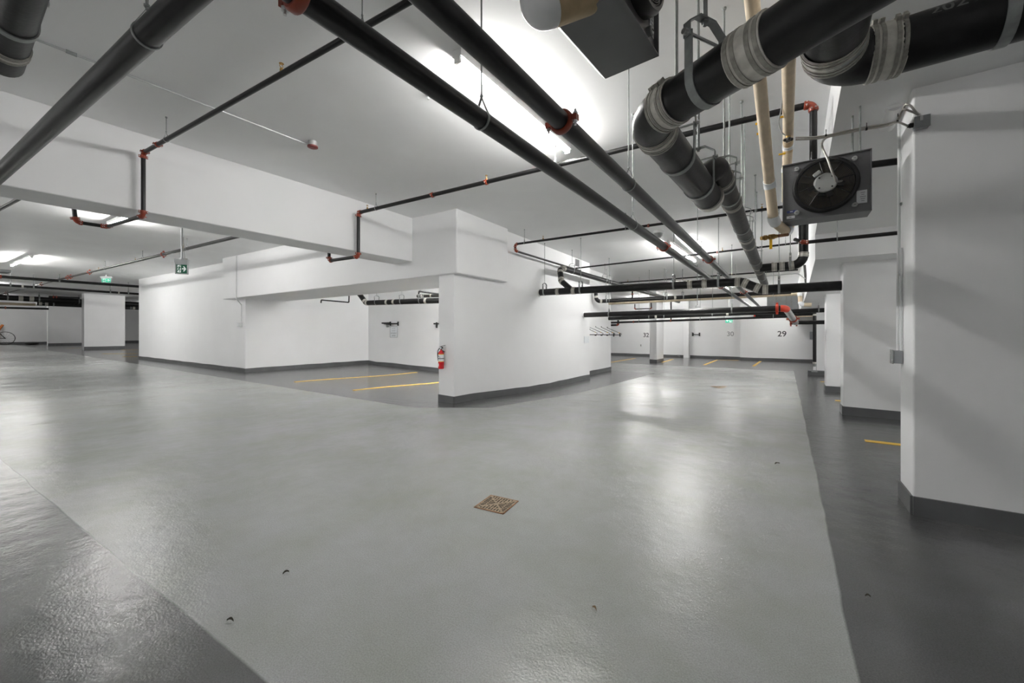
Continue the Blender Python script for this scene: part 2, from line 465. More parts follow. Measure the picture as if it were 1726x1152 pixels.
# ================================================================ the setting
def sheet(fn, xs, ys, up, t):
    mb = MB(); n = len(ys)
    lo = [(x, y, fn(x, y)) for x in xs for y in ys]
    m = len(lo)
    hi = [(x, y, z + t) for x, y, z in lo]
    fs = []
    for i in range(len(xs) - 1):
        for j in range(n - 1):
            q = (i * n + j, (i + 1) * n + j, (i + 1) * n + j + 1, i * n + j + 1)
            fs.append(q if (up ^ (t > 0)) else q[::-1]); fs.append(tuple(k + m for k in (q[::-1] if (up ^ (t > 0)) else q)))
    mb.add(lo + hi, fs, False); mb.sm = [True] * len(mb.f)
    return mb
XS = [-68, -60, -52, -44, -36, -30, -26, -22, -18, -16] + [-15 + .5 * i for i in range(44)] + [6.9]
YS = [-7.2, -5, -3, -1, 0] + [.5 + .5 * i for i in range(52)] + [27.0]
struct('floor', sheet(fz, XS, YS, True, -0.2), FLOORM, 'grey coated garage floor with a pale drive aisle and charcoal stalls', 'floor')
struct('ceiling', sheet(cz, XS, YS, False, 0.25), CEIL, 'white painted concrete slab overhead', 'ceiling')

def wallbox(name, x0, x1, y0, y1, label, z0=-0.3, z1=4.6, m=WHITE, cat='wall', bevel=0.012):
    return struct(name, MB().bx(x0, x1, y0, y1, z0, z1), m, label, cat, bevel)
wallbox('wall_left', -26, -14.3, 5.68, 10.7, 'long white wall left of the stall bay, below the hanging exit sign')
wallbox('wall_stall', -14.32, -5.36, 10.25, 10.65, 'white back wall of the stall bay behind the two yellow lines')
wallbox('wall_middle', -5.38, -4.99, 5.38, 11.46, 'white wall in the middle carrying the fire extinguisher on its end', z1=3.75)
wallbox('wall_recess', -6.2, -5.4, 11.40, 14.35, 'white wall stub set back just beyond the middle wall')
wallbox('wall_back', -15, -2.12, 25.9, 26.5, 'white far wall with the numbers 30, 31 and 32')
wallbox('wall_far', -2.12, 7, 25.3, 26.5, 'white far wall section with the number 29, stepped forward')
wallbox('wall_end', -68, -66, -7, 27, 'white end wall at the far end of the left aisle, behind the bicycle', z1=5)
wallbox('wall_rear', -68, 7, -7.4, -7.0, 'white wall behind the viewpoint', z1=5)
wallbox('wall_right', 6.6, 7, -7, 27, 'white outer wall closing the right stalls')
wallbox('trim_1', -5.1, -4.8, 25.5, 25.95, 'narrow white pilaster on the far wall left of the number 31')
wallbox('pillar', -5.5, -5.17, 19.8, 21.1, 'white slim column in front of the number 32 stall', cat='pillar')
wallbox('pillar', .74, 6.6, 3.96, 4.34, 'nearest white pier at the right edge with a junction box near its top', z1=3.2, cat='pillar')
wallbox('pillar', .74, 6.6, 8.2, 8.6, 'second white pier on the right with diagonal light across it', z1=2.6, cat='pillar')
wallbox('pillar', .735, 6.6, 11.55, 11.95, 'third white pier on the right, striped by light', z1=2.3, cat='pillar')
wallbox('pillar', .74, 6.6, 16.75, 17.1, 'furthest white pier on the right behind the vertical black pipe', z1=2.1, cat='pillar')
wallbox('pillar', -43.1, -42.3, 6.25, 8.45, 'broad white column in the left aisle, nearest of the two', z1=5, cat='pillar')
wallbox('pillar', -58.7, -58.0, 6.2, 9.6, 'further white column in the left aisle beyond the broad one', z1=5, cat='pillar')

def b_hex(name, secs, x0s, x1, ztop, label):
    """beam built from cross sections: (y, soffit z) with its left face x"""
    mb = MB()
    for (ya, za), (yb, zb), xa, xb in zip(secs, secs[1:], x0s, x0s[1:]):
        mb.hexa([(xa, ya, za), (x1, ya, za), (x1, yb, zb), (xb, yb, zb)], [(xa, ya, ztop), (x1, ya, ztop), (x1, yb, ztop), (xb, yb, ztop)])
    return struct(name, mb, WHITE, label, 'beam')
b_hex('beam', [(-7, 3.26), (0, 3.26), (4, 3.03), (7.9, 2.81)], [.30, .30, .322, .366], 6.6, 4.2, 'white slab drop over the near right stalls')
b_hex('beam', [(7.8, 2.43), (12, 2.13), (25.3, 1.86)], [.366, .372, .39], 6.6, 4.2, 'lower white slab drop over the far right stalls')
struct('beam', MB().bx(-6.6, -6.05, -7, 5.4, 2.68, 4.2), WHITE, 'long white beam on the left with a sprinkler drop on its face', 'beam', 0.012)
struct('beam', MB().bx(-15.1, -4.88, 5.33, 6.93, 2.36, 4.4), WHITE, 'deep white cross beam over the mouth of the stall bay', 'beam', 0.02)

def base(side, pts, label, h=0.13, t=0.014):
    """painted base coat following the floor; pts run with the room on the right hand"""
    mb = MB()
    for (xa, ya), (xb, yb) in zip(pts, pts[1:]):
        L = math.hypot(xb - xa, yb - ya); n = max(1, int(L / .5)); nx, ny = (yb - ya) / L * t, -(xb - xa) / L * t
        for i in range(n):
            q = []
            for k in (i / n, (i + 1) / n):
                x = xa + (xb - xa) * k; y = ya + (yb - ya) * k; q.append((x, y, fz(x, y)))
            (x0, y0, z0), (x1, y1, z1) = q
            j0 = 0.006 * math.sin(x0 * 9 + y0 * 7); j1 = 0.006 * math.sin(x1 * 9 + y1 * 7)
            e = .002
            mb.hexa([(x0, y0, z0 - .05), (x0 + nx, y0 + ny, z0 - .05), (x1 + nx, y1 + ny, z1 - .05), (x1, y1, z1 - .05)],
                    [(x0, y0, z0 + h + j0), (x0 + nx, y0 + ny, z0 + h + j0), (x1 + nx, y1 + ny, z1 + h + j1), (x1, y1, z1 + h + j1)])
    return struct(f'baseboard_{side}', mb, SKIRT, label, 'baseboard')
t = .014
base('left', [(-26.0, 5.68), (-14.3, 5.68), (-14.3, 10.25)], 'charcoal base band around the long left wall')
base('stall', [(-14.3, 10.25), (-5.38, 10.25)], 'charcoal base band along the stall bay back wall')
base('middle', [(-5.38, 5.38), (-4.99, 5.38), (-4.99, 11.46)], 'charcoal base band around the middle wall')
base('recess', [(-5.4, 11.46), (-5.4, 14.35)], 'charcoal base band on the set-back wall stub')
base('back', [(-15, 25.9), (-2.12, 25.9)], 'charcoal base band below the numbers 30 to 32')
base('far', [(-2.12, 25.9), (-2.12, 25.3), (7, 25.3)][1:], 'charcoal base band below the number 29')
base('column', [(-5.5, 19.8), (-5.17, 19.8), (-5.17, 21.1)], 'charcoal base band around the slim column')
base('pier_near', [(.74, 4.34), (.74, 3.96), (6.6, 3.96)], 'tall charcoal base band on the nearest right pier')
base('pier_second', [(.74, 8.6), (.74, 8.2), (6.6, 8.2)], 'charcoal base band on the second right pier')
base('pier_third', [(.735, 11.95), (.735, 11.55), (6.6, 11.55)], 'charcoal base band on the third right pier')
struct('baseboard_pier_last', MB().bx(.58, 6.6, 16.45, 16.76, -.3, .02), SKIRT, 'charcoal kerb at the foot of the furthest right pier', 'baseboard', .01)
base('column_left', [(-42.3, 6.25), (-42.3, 8.45)], 'charcoal base band on the broad left aisle column', .22)
base('column_rear', [(-58.0, 6.2), (-58.0, 9.6)], 'charcoal base band on the further left aisle column', .22)
base('end', [(-66, -7), (-66, 27)], 'charcoal base band along the end wall', .25)

def line(a, b, label, w=.1):
    a = Vector(a); b = Vector(b); n = max(1, int((b - a).length / .4)); d = (b - a).normalized(); s = Vector((-d.y, d.x, 0)) * w / 2
    mb = MB()
    for i in range(n):
        p = a.lerp(b, i / n); q = a.lerp(b, (i + 1) / n)
        def g(v, h): return (v.x, v.y, fz(v.x, v.y) + h)
        mb.hexa([g(p - s, -.004), g(q - s, -.004), g(q + s, -.004), g(p + s, -.004)], [g(p - s, .004), g(q - s, .004), g(q + s, .004), g(p + s, .004)])
    return tag(obj('parking_line', mb, YELLOW), label, 'parking line', 'yellow stall lines')
def fl(a, b, label, w=.1): return line(KF(*a), KF(*b), label, w)
line((-10.56, 5.35, 0), (-10.66, 9.6, 0), 'yellow stall line further from the extinguisher, in the stall bay')
line((-7.97, 5.33, 0), (-8.02, 9.7, 0), 'yellow stall line nearer the extinguisher, in the stall bay')
line((.77, 6.32, 0), (6.3, 6.32, 0), 'yellow stall line between the nearest and second right piers')
fl((1408, 675.5), (1432, 677), 'yellow stall line just before the third right pier')
fl((1383, 643.6), (1400, 644.4), 'short yellow stall line by the furthest right pier')
fl((1030, 611), (1070, 604.3), 'yellow stall line left of the slim column')
fl((1116, 611), (1134, 606), 'yellow stall line just right of the slim column')
fl((1187, 615.5), (1209, 607), 'yellow stall line below the exit sign, left of the pale one')
fl((1270, 617.5), (1282, 609.3), 'yellow stall line left of number 29')
tag(fl((1211, 607), (1245, 607.6), 'faded yellow line along the foot of the far wall', .07), 'faded yellow line along the foot of the far wall', 'parking line')
fl((173, 596.6), (231, 596.2), 'long yellow stall line right of the broad left aisle column')
fl((207, 601.6), (231, 601.2), 'nearest yellow stall line beside the left wall end')
fl((205, 590.2), (231, 589.8), 'yellow stall line touching the broad left aisle column foot')
fl((112, 587.2), (137, 586.8), 'yellow stall line left of the broad left aisle column')

# ================================================================ lamps
def lamp(a, b, label, watt=1.0):
    a = Vector(a); b = Vector(b); u = (b - a).normalized(); L = (b - a).length; c = (a + b) / 2
    zc = min(cz(c.x, c.y), cz(a.x, a.y), cz(b.x, b.y)) - .004
    s = u.cross(Vector((0, 0, 1)))
    par = thing('tube_lamp', label, 'ceiling lamp', (c.x, c.y, zc), 'fluorescent strip lamps')
    Z = Vector((0, 0, 1)); top = Vector((c.x, c.y, zc - .02))
    obj('housing', MB().box(top - Z * .010, (L, .085, .06), (u, s, Z)), HOUSE, par)
    tz = top - Z * .060
    obj('tube', MB().tube([tz - u * (L / 2 - .03), tz + u * (L / 2 - .03)], .020, 8), TUBE, par)
    for k in (-1, 1):
        obj('lamp_holder', MB().box(top - Z * .05 + u * k * (L / 2 - .012), (.024, .06, .07), (u, s, Z)), HOUSE, par)
    return par
lamp((-2.14, 2.34, 3.5), (-2.15, 4.30, 3.5), 'lit strip lamp behind the right fire main of the overhead pair')
lamp((-2.22, 9.5, 3.4), (-2.15, 12.3, 3.4), 'lit strip lamp glowing beyond the middle of the aisle')
a = KC(20, 447, .09); b = KC(53, 433, .09)
lamp(a, b, 'lit strip lamp at the left edge of the left aisle ceiling')
a = KC(188, 378, .09); b = KC(218, 365, .09)
lamp(a + (a - b) * .15, b + (b - a) * .25, 'lit strip lamp glimpsed under the long left beam')
# strip lamps mostly out of sight; those labelled as added are extra fill
lamp((-2.15, 17.6, 3.3), (-2.15, 20.0, 3.3), 'strip lamp over the far aisle hidden by the pipes')
lamp((-2.1, -5.4, 3.5), (-2.1, -3.4, 3.5), 'added strip lamp over the aisle behind the viewpoint')  # unseen, added as fill from behind
lamp((-5.9, 7.2, 3.5), (-5.9, 9.6, 3.5), 'added second strip lamp hidden behind the deep cross beam')  # added to brighten the stall bay
lamp((-7.2, 7.5, 3.5), (-7.2, 9.5, 3.5), 'strip lamp hidden behind the deep cross beam')
lamp((-29.6, .2, 3.5), (-27.2, .2, 3.5), 'added strip lamp over the left aisle outside the frame')  # this and the next five are added to brighten the left aisle
lamp((-39.5, 11.5, 3.5), (-37, 11.5, 3.5), 'added strip lamp at the far end of the left aisle')
lamp((-54, 2.4, 3.5), (-51, 2.4, 3.5), 'added strip lamp over the left aisle beyond the broad column')
lamp((-63, 2.8, 3.5), (-60, 2.8, 3.5), 'added strip lamp nearest the far left end wall')
lamp((-50, 11, 3.5), (-50, 13.5, 3.5), 'added strip lamp behind the far left columns')
lamp((-38, 1.7, 3.5), (-35.5, 1.7, 3.5), 'added strip lamp over the left aisle opposite the broad column')
lamp((-13, -3.6, 3.5), (-10.6, -3.6, 3.5), 'added strip lamp over the near left stalls, left one')  # added with the next one as fill from the near left
lamp((-22, -3.6, 3.5), (-19.6, -3.6, 3.5), 'added strip lamp over the near left stalls, far one')
lamp((-31, 9.5, 3.5), (-31, 12, 3.5), 'added strip lamp hidden behind the left wall end')  # added out of sight to lift the far left columns
lamp((-7.5, 22.6, 3.2), (-5.2, 22.6, 3.2), 'added strip lamp over the stall with number 32')  # added for a brighter far wall
def rlamp(x, y0, y1, z, label):  # right bay lamps, every one added as fill
    par = lamp((x, y0, 0), (x, y1, 0), label)
    par.location.z = z; return par
rlamp(5.6, -3.2, -2.2, 3.21, 'added strip lamp over the near right stall outside the frame')
lamp((-34, 8.2, 3.5), (-34, 10.6, 3.5), 'added strip lamp just past the left wall end')  # unseen addition that lights the broad column
rlamp(4.2, 13.0, 15.0, 2.08, 'added strip lamp between the third and furthest right piers')
lamp((-6.8, -4.6, 3.5), (-8.8, -4.6, 3.5), 'added strip lamp over the near left stalls, right one')  # one more fill lamp, added outside the view
lamp((-1.0, 22.6, 3.2), (1.4, 22.6, 3.2), 'added strip lamp over the stall with number 29')  # added to brighten the stepped far wall
lamp((-13.2, 14.5, 3.4), (-10.8, 14.5, 3.4), 'added strip lamp behind the stall bay wall')  # added fill, never in view
rlamp(5.2, 5.4, 6.4, 2.83, 'added strip lamp between the nearest and second right piers')
rlamp(3.0, 9.3, 11.0, 2.33, 'added strip lamp between the second and third right piers')

# ================================================================ overhead pipes
pA = [(-1.303, .10, 2.40), (-1.285, 25.28, 2.38)]
runA = pipe_run('fire_main', 'left one of the two long black fire mains down the aisle', 'pipe', pA, .094,
                couplings=[(1121, 413), (1214, 485), (478, -14)], n=24, group='pair of black fire mains', side=(1, 0, 0))
pB = [(-.969, .10, 2.40), (-.957, 25.28, 2.38)]
runB = pipe_run('fire_main', 'right one of the two long black fire mains, under the lit strip lamp', 'pipe', pB, .094,
                couplings=[(951, 207), (1198, 434), (1256, 490)], n=24, group='pair of black fire mains', side=(1, 0, 0))
hangers(runA, .094, [(815, 205), (1064, 383)], 'loop', 'the left long fire main', 'near end', w=.014, rod=.0045)
hangers(runB, .094, [(1062, 306), (1178, 418)], 'loop', 'the right long fire main', 'near end', w=.014, rod=.0045)

runM = pipe_run('fire_main', 'thick black pipe slanting across the upper left corner under the beam', 'pipe',
                [(-.6, .63, 2.55), (-1.84, .55, 2.55), (-2.89, .47, 2.55), (-8.5, .05, 2.55)][:1] + [(-8.5, .05, 2.55)], .095, n=28)
hangers(runM, .095, [(250, 62)], 'loop', 'the thick black corner pipe', 'near end', w=.012)

Q = [(-1.6, .17, 2.45), (-2.75, .17, 2.45)]
runQ = pipe_run('soil_pipe', 'black drain pipe end cut off by the top left corner', 'pipe', Q, .115, IRON, style='hubless',
                couplings=[(4, 76)], n=24)
hangers(runQ, .115, [(18, 36)], 'clevis', 'the top left drain pipe', 'near end')

b1 = [KC(940, -140, .24), KC(278, 237, .24)]
d1 = (b1[1] - b1[0]).normalized()
e1 = Vector((-5.93, 0, 0)); e1 = b1[1] + d1 * ((b1[1].x + 5.93) / -d1.x)
low = 2.60
run1 = pipe_run('sprinkler_pipe', 'nearest black sprinkler pipe, dropping down the long left beam', 'sprinkler pipe',
                [b1[0], e1, (e1.x, e1.y, low), (-6.9, e1.y - .12, low), (-6.92, e1.y - .38, low), (-6.92, e1.y - .44, 3.4)], .042,
                bend=.045, couplings=[(265, 243), (178, 384)], heads=[(474, 125)], group='sprinkler branch pipes')
hangers(run1, .042, [(280, 236), (613, 50)], 'loop', 'the nearest sprinkler pipe', 'beam end', w=.012, rod=.004)

b2 = [KC(1362, 173, .24), KC(640, 350, .24)]
d2 = (b2[1] - b2[0]).normalized(); e2 = b2[1] + d2 * ((b2[1].x + 5.93) / -d2.x)
r2 = KC(1371, 175, .24)
zr2 = K(1372, 290, y=r2.y).z
run2 = pipe_run('sprinkler_pipe', 'black sprinkler pipe with red elbows at the beam and above the unit heater', 'sprinkler pipe',
                [(3.0, r2.y + .6, zr2), (r2.x, r2.y, zr2), r2, e2, (e2.x, e2.y, 2.57), (-6.72, e2.y - .05, 2.57), (-6.72, e2.y - .05, 3.4)], .056,
                bend=.05, couplings=[(728, 328), (819, 305)], heads=[(619, 353), (819, 303)], group='sprinkler branch pipes')
hangers(run2, .056, [(634, 350), (935, 274), (1228, 206)], 'loop', 'the red-elbowed sprinkler pipe', 'beam end', w=.014, rod=.004)

b3l = KC(868, 412, .29); b4l = KC(966, 453, .30)
run3 = pipe_run('sprinkler_pipe', 'sprinkler pipe from the middle wall corner running behind the unit heater', 'sprinkler pipe',
                [KC(1440, 332, .29), b3l, (b3l.x, b3l.y + .02, b3l.z - .14), (b3l.x + .04, b4l.y - .1, b3l.z - .17)], .046,
                bend=.05, couplings=[(1093, 382)], heads=[(915, 404), (1284, 351)], group='sprinkler branch pipes')
hangers(run3, .046, [(884, 410), (1054, 386), (1276, 353)], 'loop', 'the wall corner sprinkler pipe', 'wall end', w=.012, rod=.004)
b4r = KC(1352, 409, .30)
run4 = pipe_run('sprinkler_pipe', 'thin sprinkler pipe passing below the unit heater to the pier', 'sprinkler pipe',
                [b4l, b4r], .042, couplings=[(1209, 428)], heads=[(1218, 426)], group='sprinkler branch pipes')
run4b = pipe_run('sprinkler_pipe', 'sprinkler pipe spanning the soffit between the black stack and the near pier', 'sprinkler pipe',
                 [K(1340, 404, y=7.0), K(1356, 409, y=6.85), K(1640, 380, y=6.85)], .05, bend=.05, group='sprinkler branch pipes')
hangers(run4b, .05, [(1411, 404)], 'loop', 'the soffit sprinkler pipe', 'stack', w=.012, rod=.004, ztop=2.87)
hangers(run4, .042, [(1183, 432), (1324, 414)], 'loop', 'the thin sprinkler pipe', 'wall end', w=.012, rod=.004)
run5 = pipe_run('sprinkler_pipe', 'far sprinkler pipe seen above the horizontal drain pipe', 'sprinkler pipe',
                [KC(1030, 478, .3), KC(1345, 455, .3)], .046, couplings=[(1195, 464)], heads=[(1058, 475)], group='sprinkler branch pipes')
hangers(run5, .046, [(1150, 467), (1240, 461)], 'loop', 'the far sprinkler pipe', 'left', w=.012, rod=.004)

y6 = 15.0
run6 = pipe_run('sprinkler_pipe', 'long low sprinkler pipe crossing in front of the far wall', 'sprinkler pipe',
                [K(1025, 544.5, y=y6), K(1330, 534, y=y6)], .07, couplings=[(1068, 542.5), (1131, 540.5)], bolts=False)
hangers(run6, .07, [(1077, 542), (1180, 540), (1303, 535)], 'loop', 'the low far sprinkler pipe', 'left', w=.02)

# the 6 inch drain across the aisle
y5 = 8.45
P5 = [K(907, 493.5, y=y5), K(1250, 475.5, y=y5), K(1283, 488.5, y=y5), K(1424, 481.5, y=y5)]
P5[0].x = -5.03; P5[3].x = .78
run7 = pipe_run('drain_pipe', 'black banded drain pipe across the aisle from middle wall to second pier', 'pipe', P5, .16, IRON,
                bend=.2, style='hubless', couplings=[(941, 491.5), (967, 490), (1163, 480), (1188, 479)], n=24, clamps=True)
hangers(run7, .16, [(918, 493), (979, 489.5), (1136, 481.5), (1211, 478), (1313, 487)], 'clevis', 'the aisle drain pipe', 'left', w=.035)
tag(run7, 'black banded drain pipe across the aisle from middle wall to second pier', 'pipe')
# its wye branch and the pipe along the middle wall
xb = -4.62
W5 = [K(963, 489, y=y5), K(946, 474, y=8.6), K(944, 456, y=8.75), (xb, 9.3, 2.92), (xb, 25, 2.92)]
W5[3] = K(952, 452.5, y=8.95); W5[3].x = xb; W5[4] = Vector((xb, 22.0, W5[3].z - .02)); 
segs = W5[:4] + [W5[4]]
runW5 = pipe_run('drain_pipe', 'black drain branch rising from the aisle drain and running along the wall', 'pipe', segs, .135, IRON,
                 bend=[.12, .12, .14], style='hubless', n=22)
hangers(runW5, .135, [(965, 456), (1020, 471), (1028, 473)], 'clevis', 'the wall-side drain branch', 'near end', w=.03)
tag(obj('pipe_collar', MB().lathe((-4.995, y5, P5[0].z), (1, 0, 0), [(0, .11), (.012, .108), (.016, .085)], 24), WHITE), 'white sealant collar where the aisle drain enters the middle wall', 'pipe collar')

# big fire main at the far end
y6 = 11.0
m0 = K(984, 531.5, y=y6); m0.x = -5.02; m1 = K(1324, 520, y=y6)
m2 = K(1341, 544, y=12.4)
run8 = pipe_run('fire_main', 'thick black fire main crossing low before the far wall, ending in a bright red elbow', 'pipe',
                [m0, m1, m2], .14, bend=.11, elbow_mat=BRIGHTRED, elbow_cuff=False, n=22)
for o in run8.children:
    if o.name.startswith('pipe') and o != run8.children[0] and len(run8.children) > 1: pass
pp = [o for o in run8.children if o.name.startswith('pipe')]
pp[-1].data.materials[0] = CONDUIT; pp[-1]['label'] = 'pale grey drop below the red elbow'
grooved_coupling(run8, m1 + Vector((-.16, 0, 0)), (1, 0, 0), .14, (0, 0, 1), False, BRIGHTRED)
grooved_coupling(run8, m1.lerp(m2, .72), m2 - m1, .14, (1, 0, 0), False)
hangers(run8, .14, [(1027, 530), (1234, 523)], 'loop', 'the low thick fire main', 'left', w=.03)
tee = [m2 + Vector((-.1, .02, 0)), m2 + Vector((.78, .05, 0))]
run9 = pipe_run('fire_main', 'short black pipe from the red tee to the vertical black stack', 'pipe', tee, .1, bend=.1, n=18)
grooved_coupling(run9, Vector(tee[0]) + Vector((.12, 0, 0)), (1, 0, 0), .1, (0, 0, 1), False)
grooved_coupling(run9, Vector(tee[0]), (1, 0, 0), .1, (0, 0, 1), False)
tag(obj('pipe_collar', MB().lathe((-4.985, y6, m0.z), (1, 0, 0), [(0, .09), (.02, .085), (.024, .07)], 20), WHITE), 'white collar where the low fire main enters the middle wall', 'pipe collar')

# lesser pipes of the far bundle
y7 = 12.55
run10 = pipe_run('drain_pipe', 'banded black drain with a curved drop beside the set-back wall stub', 'pipe',
                 [K(1004, 486, y=y7), K(1005, 508.5, y=y7), K(1332, 492.5, y=15.8)], .125, IRON, bend=.14, style='hubless', clamps=False,
                 couplings=[(1137, 502)], n=18)
hangers(run10, .125, [(1022, 508), (1123, 503), (1151, 501)], 'clevis', 'the curved far drain', 'left', w=.03)
y8 = 13.1
pipe_run('insulated_pipe', 'tan insulated pipe under the curved far drain', 'pipe', [K(1026, 511.5, y=y8), K(1335, 496.5, y=17.6)], .11, BEIGE, n=16)
y9 = 13.6
run11 = pipe_run('drain_pipe', 'black pipe tucked just under the low thick fire main', 'pipe', [K(1026, 537.3, y=y9), K(1392, 523, y=y9)], .12, IRON, style='hubless',
                 couplings=[(1106, 533.5), (1226, 529)], clamps=False, n=16)
hangers(run11, .12, [(1094, 534), (1120, 533), (1201, 530), (1380, 524)], 'loop', 'the tucked black pipe', 'left', w=.03, rod=.005)
y10 = 16.2
run12 = pipe_run('fire_main', 'black pipe with a bright red end cap near the exit sign', 'pipe', [K(1273, 532.3, y=y10), K(1371, 529.5, y=y10)], .11, n=16)
grooved_coupling(run12, K(1272, 532.3, y=y10), (1, 0, 0), .12, (0, 0, 1), False, BRIGHTRED)
pipe_run('insulated_pipe', 'thin tan pipe just below the red-ended black pipe', 'pipe', [K(1286, 536, y=16.6), K(1371, 532.5, y=16.6)], .05, BEIGE, n=12)
# small red-elbowed loop and drops between them
run13 = pipe_run('sprinkler_pipe', 'small sprinkler loop with two red elbows above the low thick main', 'sprinkler pipe',
                 [K(1070, 513, y=16), K(1070, 521.5, y=16), K(1098, 520.5, y=16), K(1097.5, 505, y=16)], .04, bend=.04, bolts=False)
pipe_run('sprinkler_pipe', 'vertical black drop from the low far sprinkler pipe', 'sprinkler pipe', [K(1131, 505, y=15.05), K(1131, 540.5, y=15.05)], .045)
pipe_run('sprinkler_pipe', 'short drop with a red fitting left of the small loop', 'sprinkler pipe', [K(1066, 486, y=14.3), K(1066, 503, y=14.3)], .06, couplings=[(1066, 496)], bolts=False)
pipe_run('drain_pipe', 'short black pipe end elbowing up beside the set-back wall', 'pipe', [K(1030, 548.5, y=15.6), K(1042, 548, y=15.6), K(1042, 540, y=15.6)], .08, IRON, bend=.06, elbow_cuff=False)

# vertical stack at the furthest pier
st = KF(1373, 628); st = Vector((.60, 16.25, 0))
run14 = pipe_run('drain_stack', 'vertical black pipe in front of the furthest right pier', 'pipe',
                 [K(1373, 527, d=12.9), K(1373, 613, d=12.9)], .10, IRON, style='hubless', couplings=[(1373, 531), (1373, 612)], clamps=False, n=18)
q = K(1373, 613, d=12.9)
fo = MB()
for k in (-1, 1): fo.box((q.x + k * .045, q.y, (q.z + fz(q.x, q.y) + .12) / 2), (.012, .05, q.z - fz(q.x, q.y) - .1))
fo.box((q.x, q.y, fz(q.x, q.y) + .13), (.16, .1, .02)); fo.tube([q, (q.x, q.y, q.z - .1)], .045, 14)
obj('foot_bracket', fo, ZINC, run14)
tag(obj('electrical_box', MB().box(K(1368, 566, y=16.4), (.10, .12, .26)), BOXGREY, None, .01), 'small grey box fixed left of the vertical black stack', 'electrical box')

# soil drain at upper right
Sd0 = Vector((1.25, .74, 2.2)); c0 = Vector((-.49, 1.72, 2.2)); s1 = Vector((-.43, 2.98, 2.2))
DS = .165
runS = pipe_run('soil_pipe', 'big black drain pipe with stainless bands, bending overhead near the unit heater', 'pipe',
                [Sd0, c0, s1], DS, IRON, bend=.17, style='hubless', n=36,
                couplings=[(1262, 66, .12)])
hangers(runS, DS, [(1174, 118), (1146, 262), (1180, 310)], 'clevis', 'the big bent drain pipe', 'near end', w=.032, rod=.008)
cp = MB().lathe(s1 - Vector((0, .07, 0)), (0, 1, 0), [(0, DS * .5), (0, DS * .55), (.055, DS * .55), (.09, DS * .5), (.1, DS * .3), (.1, 0)], 32)
obj('end_cap', cp, STEEL, runS)
S2a = Vector((-.36, 2.84, 2.31)); 
runS2 = pipe_run('soil_pipe', 'grey-black drain pipe continuing from the big bent drain down the aisle', 'pipe',
                 [(-.47, 2.74, 2.22), (-.36, 2.72, 2.32), (-.355, 3.0, 2.32), (-.37, 9.6, 2.28)], .132, GREYPIPE, bend=[.06, .1, .2], style='hubless', n=30, elbow_cuff=False, elbow_mat=GREYPIPE,
                 couplings=[(1214, 305), (1229, 345), (1258, 400), (1263, 412), (1281, 447), (1284, 455)])
hangers(runS2, .132, [(1217, 312), (1224, 335), (1250, 384), (1255, 396), (1277, 438), (1287, 466)], 'clevis', 'the grey-black aisle drain', 'near end', w=.026, rod=.006)
y11 = 7.05
run15 = pipe_run('drain_pipe', 'black banded pipe dropping behind the unit heater and joining the aisle drain', 'pipe',
                 [(-.33, y11, 2.26), K(1354, 446, y=y11), K(1354, 340, y=y11)], .12, IRON, bend=.13, style='hubless', couplings=[(1305, 448), (1318, 447)], n=22)
hangers(run15, .12, [(1332, 446)], 'clevis', 'the dropping black pipe', 'left', w=.03)

# second soil line at the top right corner
zW = 2.43
runW = pipe_run('soil_pipe', 'thick black drain pipe with a sweeping elbow in the top right corner, stencilled 2021', 'pipe',
                [(3.6, 2.20, zW + .02), (.155, 2.17, zW), (.12, -.9, zW + .03)], .195, IRON, bend=.15, style='hubless', n=36)
for yy in (1.46,):
    hubless_coupling(runW, Vector((.14, yy, zW + .01)), (0, 1, 0), .195)
hangers(runW, .195, [(1686, 22), (1400, 70)], 'clevis', 'the thick corner drain', 'right', w=.034, rod=.008)
def wrap(a, b):
    r = .0985; ang = R(31) + b / r
    return (.50 + a, 2.175 - math.cos(ang) * r * 1.0, zW + .004 + math.sin(ang) * r)
obj('stencil', text_mesh('2021', .066, (0, 0, 0), (1, 0, 0), (0, 1, 0), wrap=wrap), MARK, runW)['label'] = 'faint grey numerals 2021'

# insulated heater pipes
DI = .074
i1a, i1b = K(1277, 100, d=2.40), K(1297, 310, d=3.14)
runI1 = pipe_run('insulated_pipe', 'tan insulated heater pipe with white elbows, left one of the pair', 'pipe',
                 [i1a + (i1a - i1b) * 1.14, i1b, K(1304, 373, d=3.26), K(1327, 392, d=3.42), K(1335, 366, d=3.52)], DI, BEIGE, bend=[.12, .09, .07], style='plain', elbow_mat=PVC, n=22, elbow_cuff=False, group='insulated heater pipes')
runI2 = pipe_run('insulated_pipe', 'tan insulated heater pipe with a black valve, right one of the pair', 'pipe',
                 [(.010, .2, 2.95), (.010, 4.28, 2.95), (.000, 4.42, 2.78), (.000, 4.45, 2.5)], DI, BEIGE, bend=[.07, .07], style='plain', elbow_mat=PVC, n=22, elbow_cuff=False, group='insulated heater pipes')
for run, c in ((runI2, (1332, 238)), (runI2, (1331, 247))):
    f = run['_pts']; p, u = nearest([Vector(f[i:i + 3]) for i in range(0, len(f), 3)], *c)
    obj('wrap_tape', MB().loop(p, u, [(-.05, DI * .5), (-.05, DI * .515), (.05, DI * .515), (.05, DI * .5)], 22), TAPE, run)
p, u = nearest([Vector((.010, .2, 2.95)), Vector((.010, 4.28, 2.95))], 1331, 222)
vv = obj('valve', MB().lathe(p - Vector((0, 0, DI * .5)), (0, 0, -1), [(0, .018), (.02, .016), (.03, .02), (.036, .012)], 14).lathe(p - Vector((0, .035, 0)), (0, 1, 0), [(0, .036), (.07, .036)], 18), BRASS, runI2)
hw = MB()
for k in range(4):
    a = k * math.pi / 2 + .3
    hw.ball(p + Vector((math.cos(a) * .024, -.03 + math.sin(a) * .024, -DI * .5 - .04)), .013, 10)
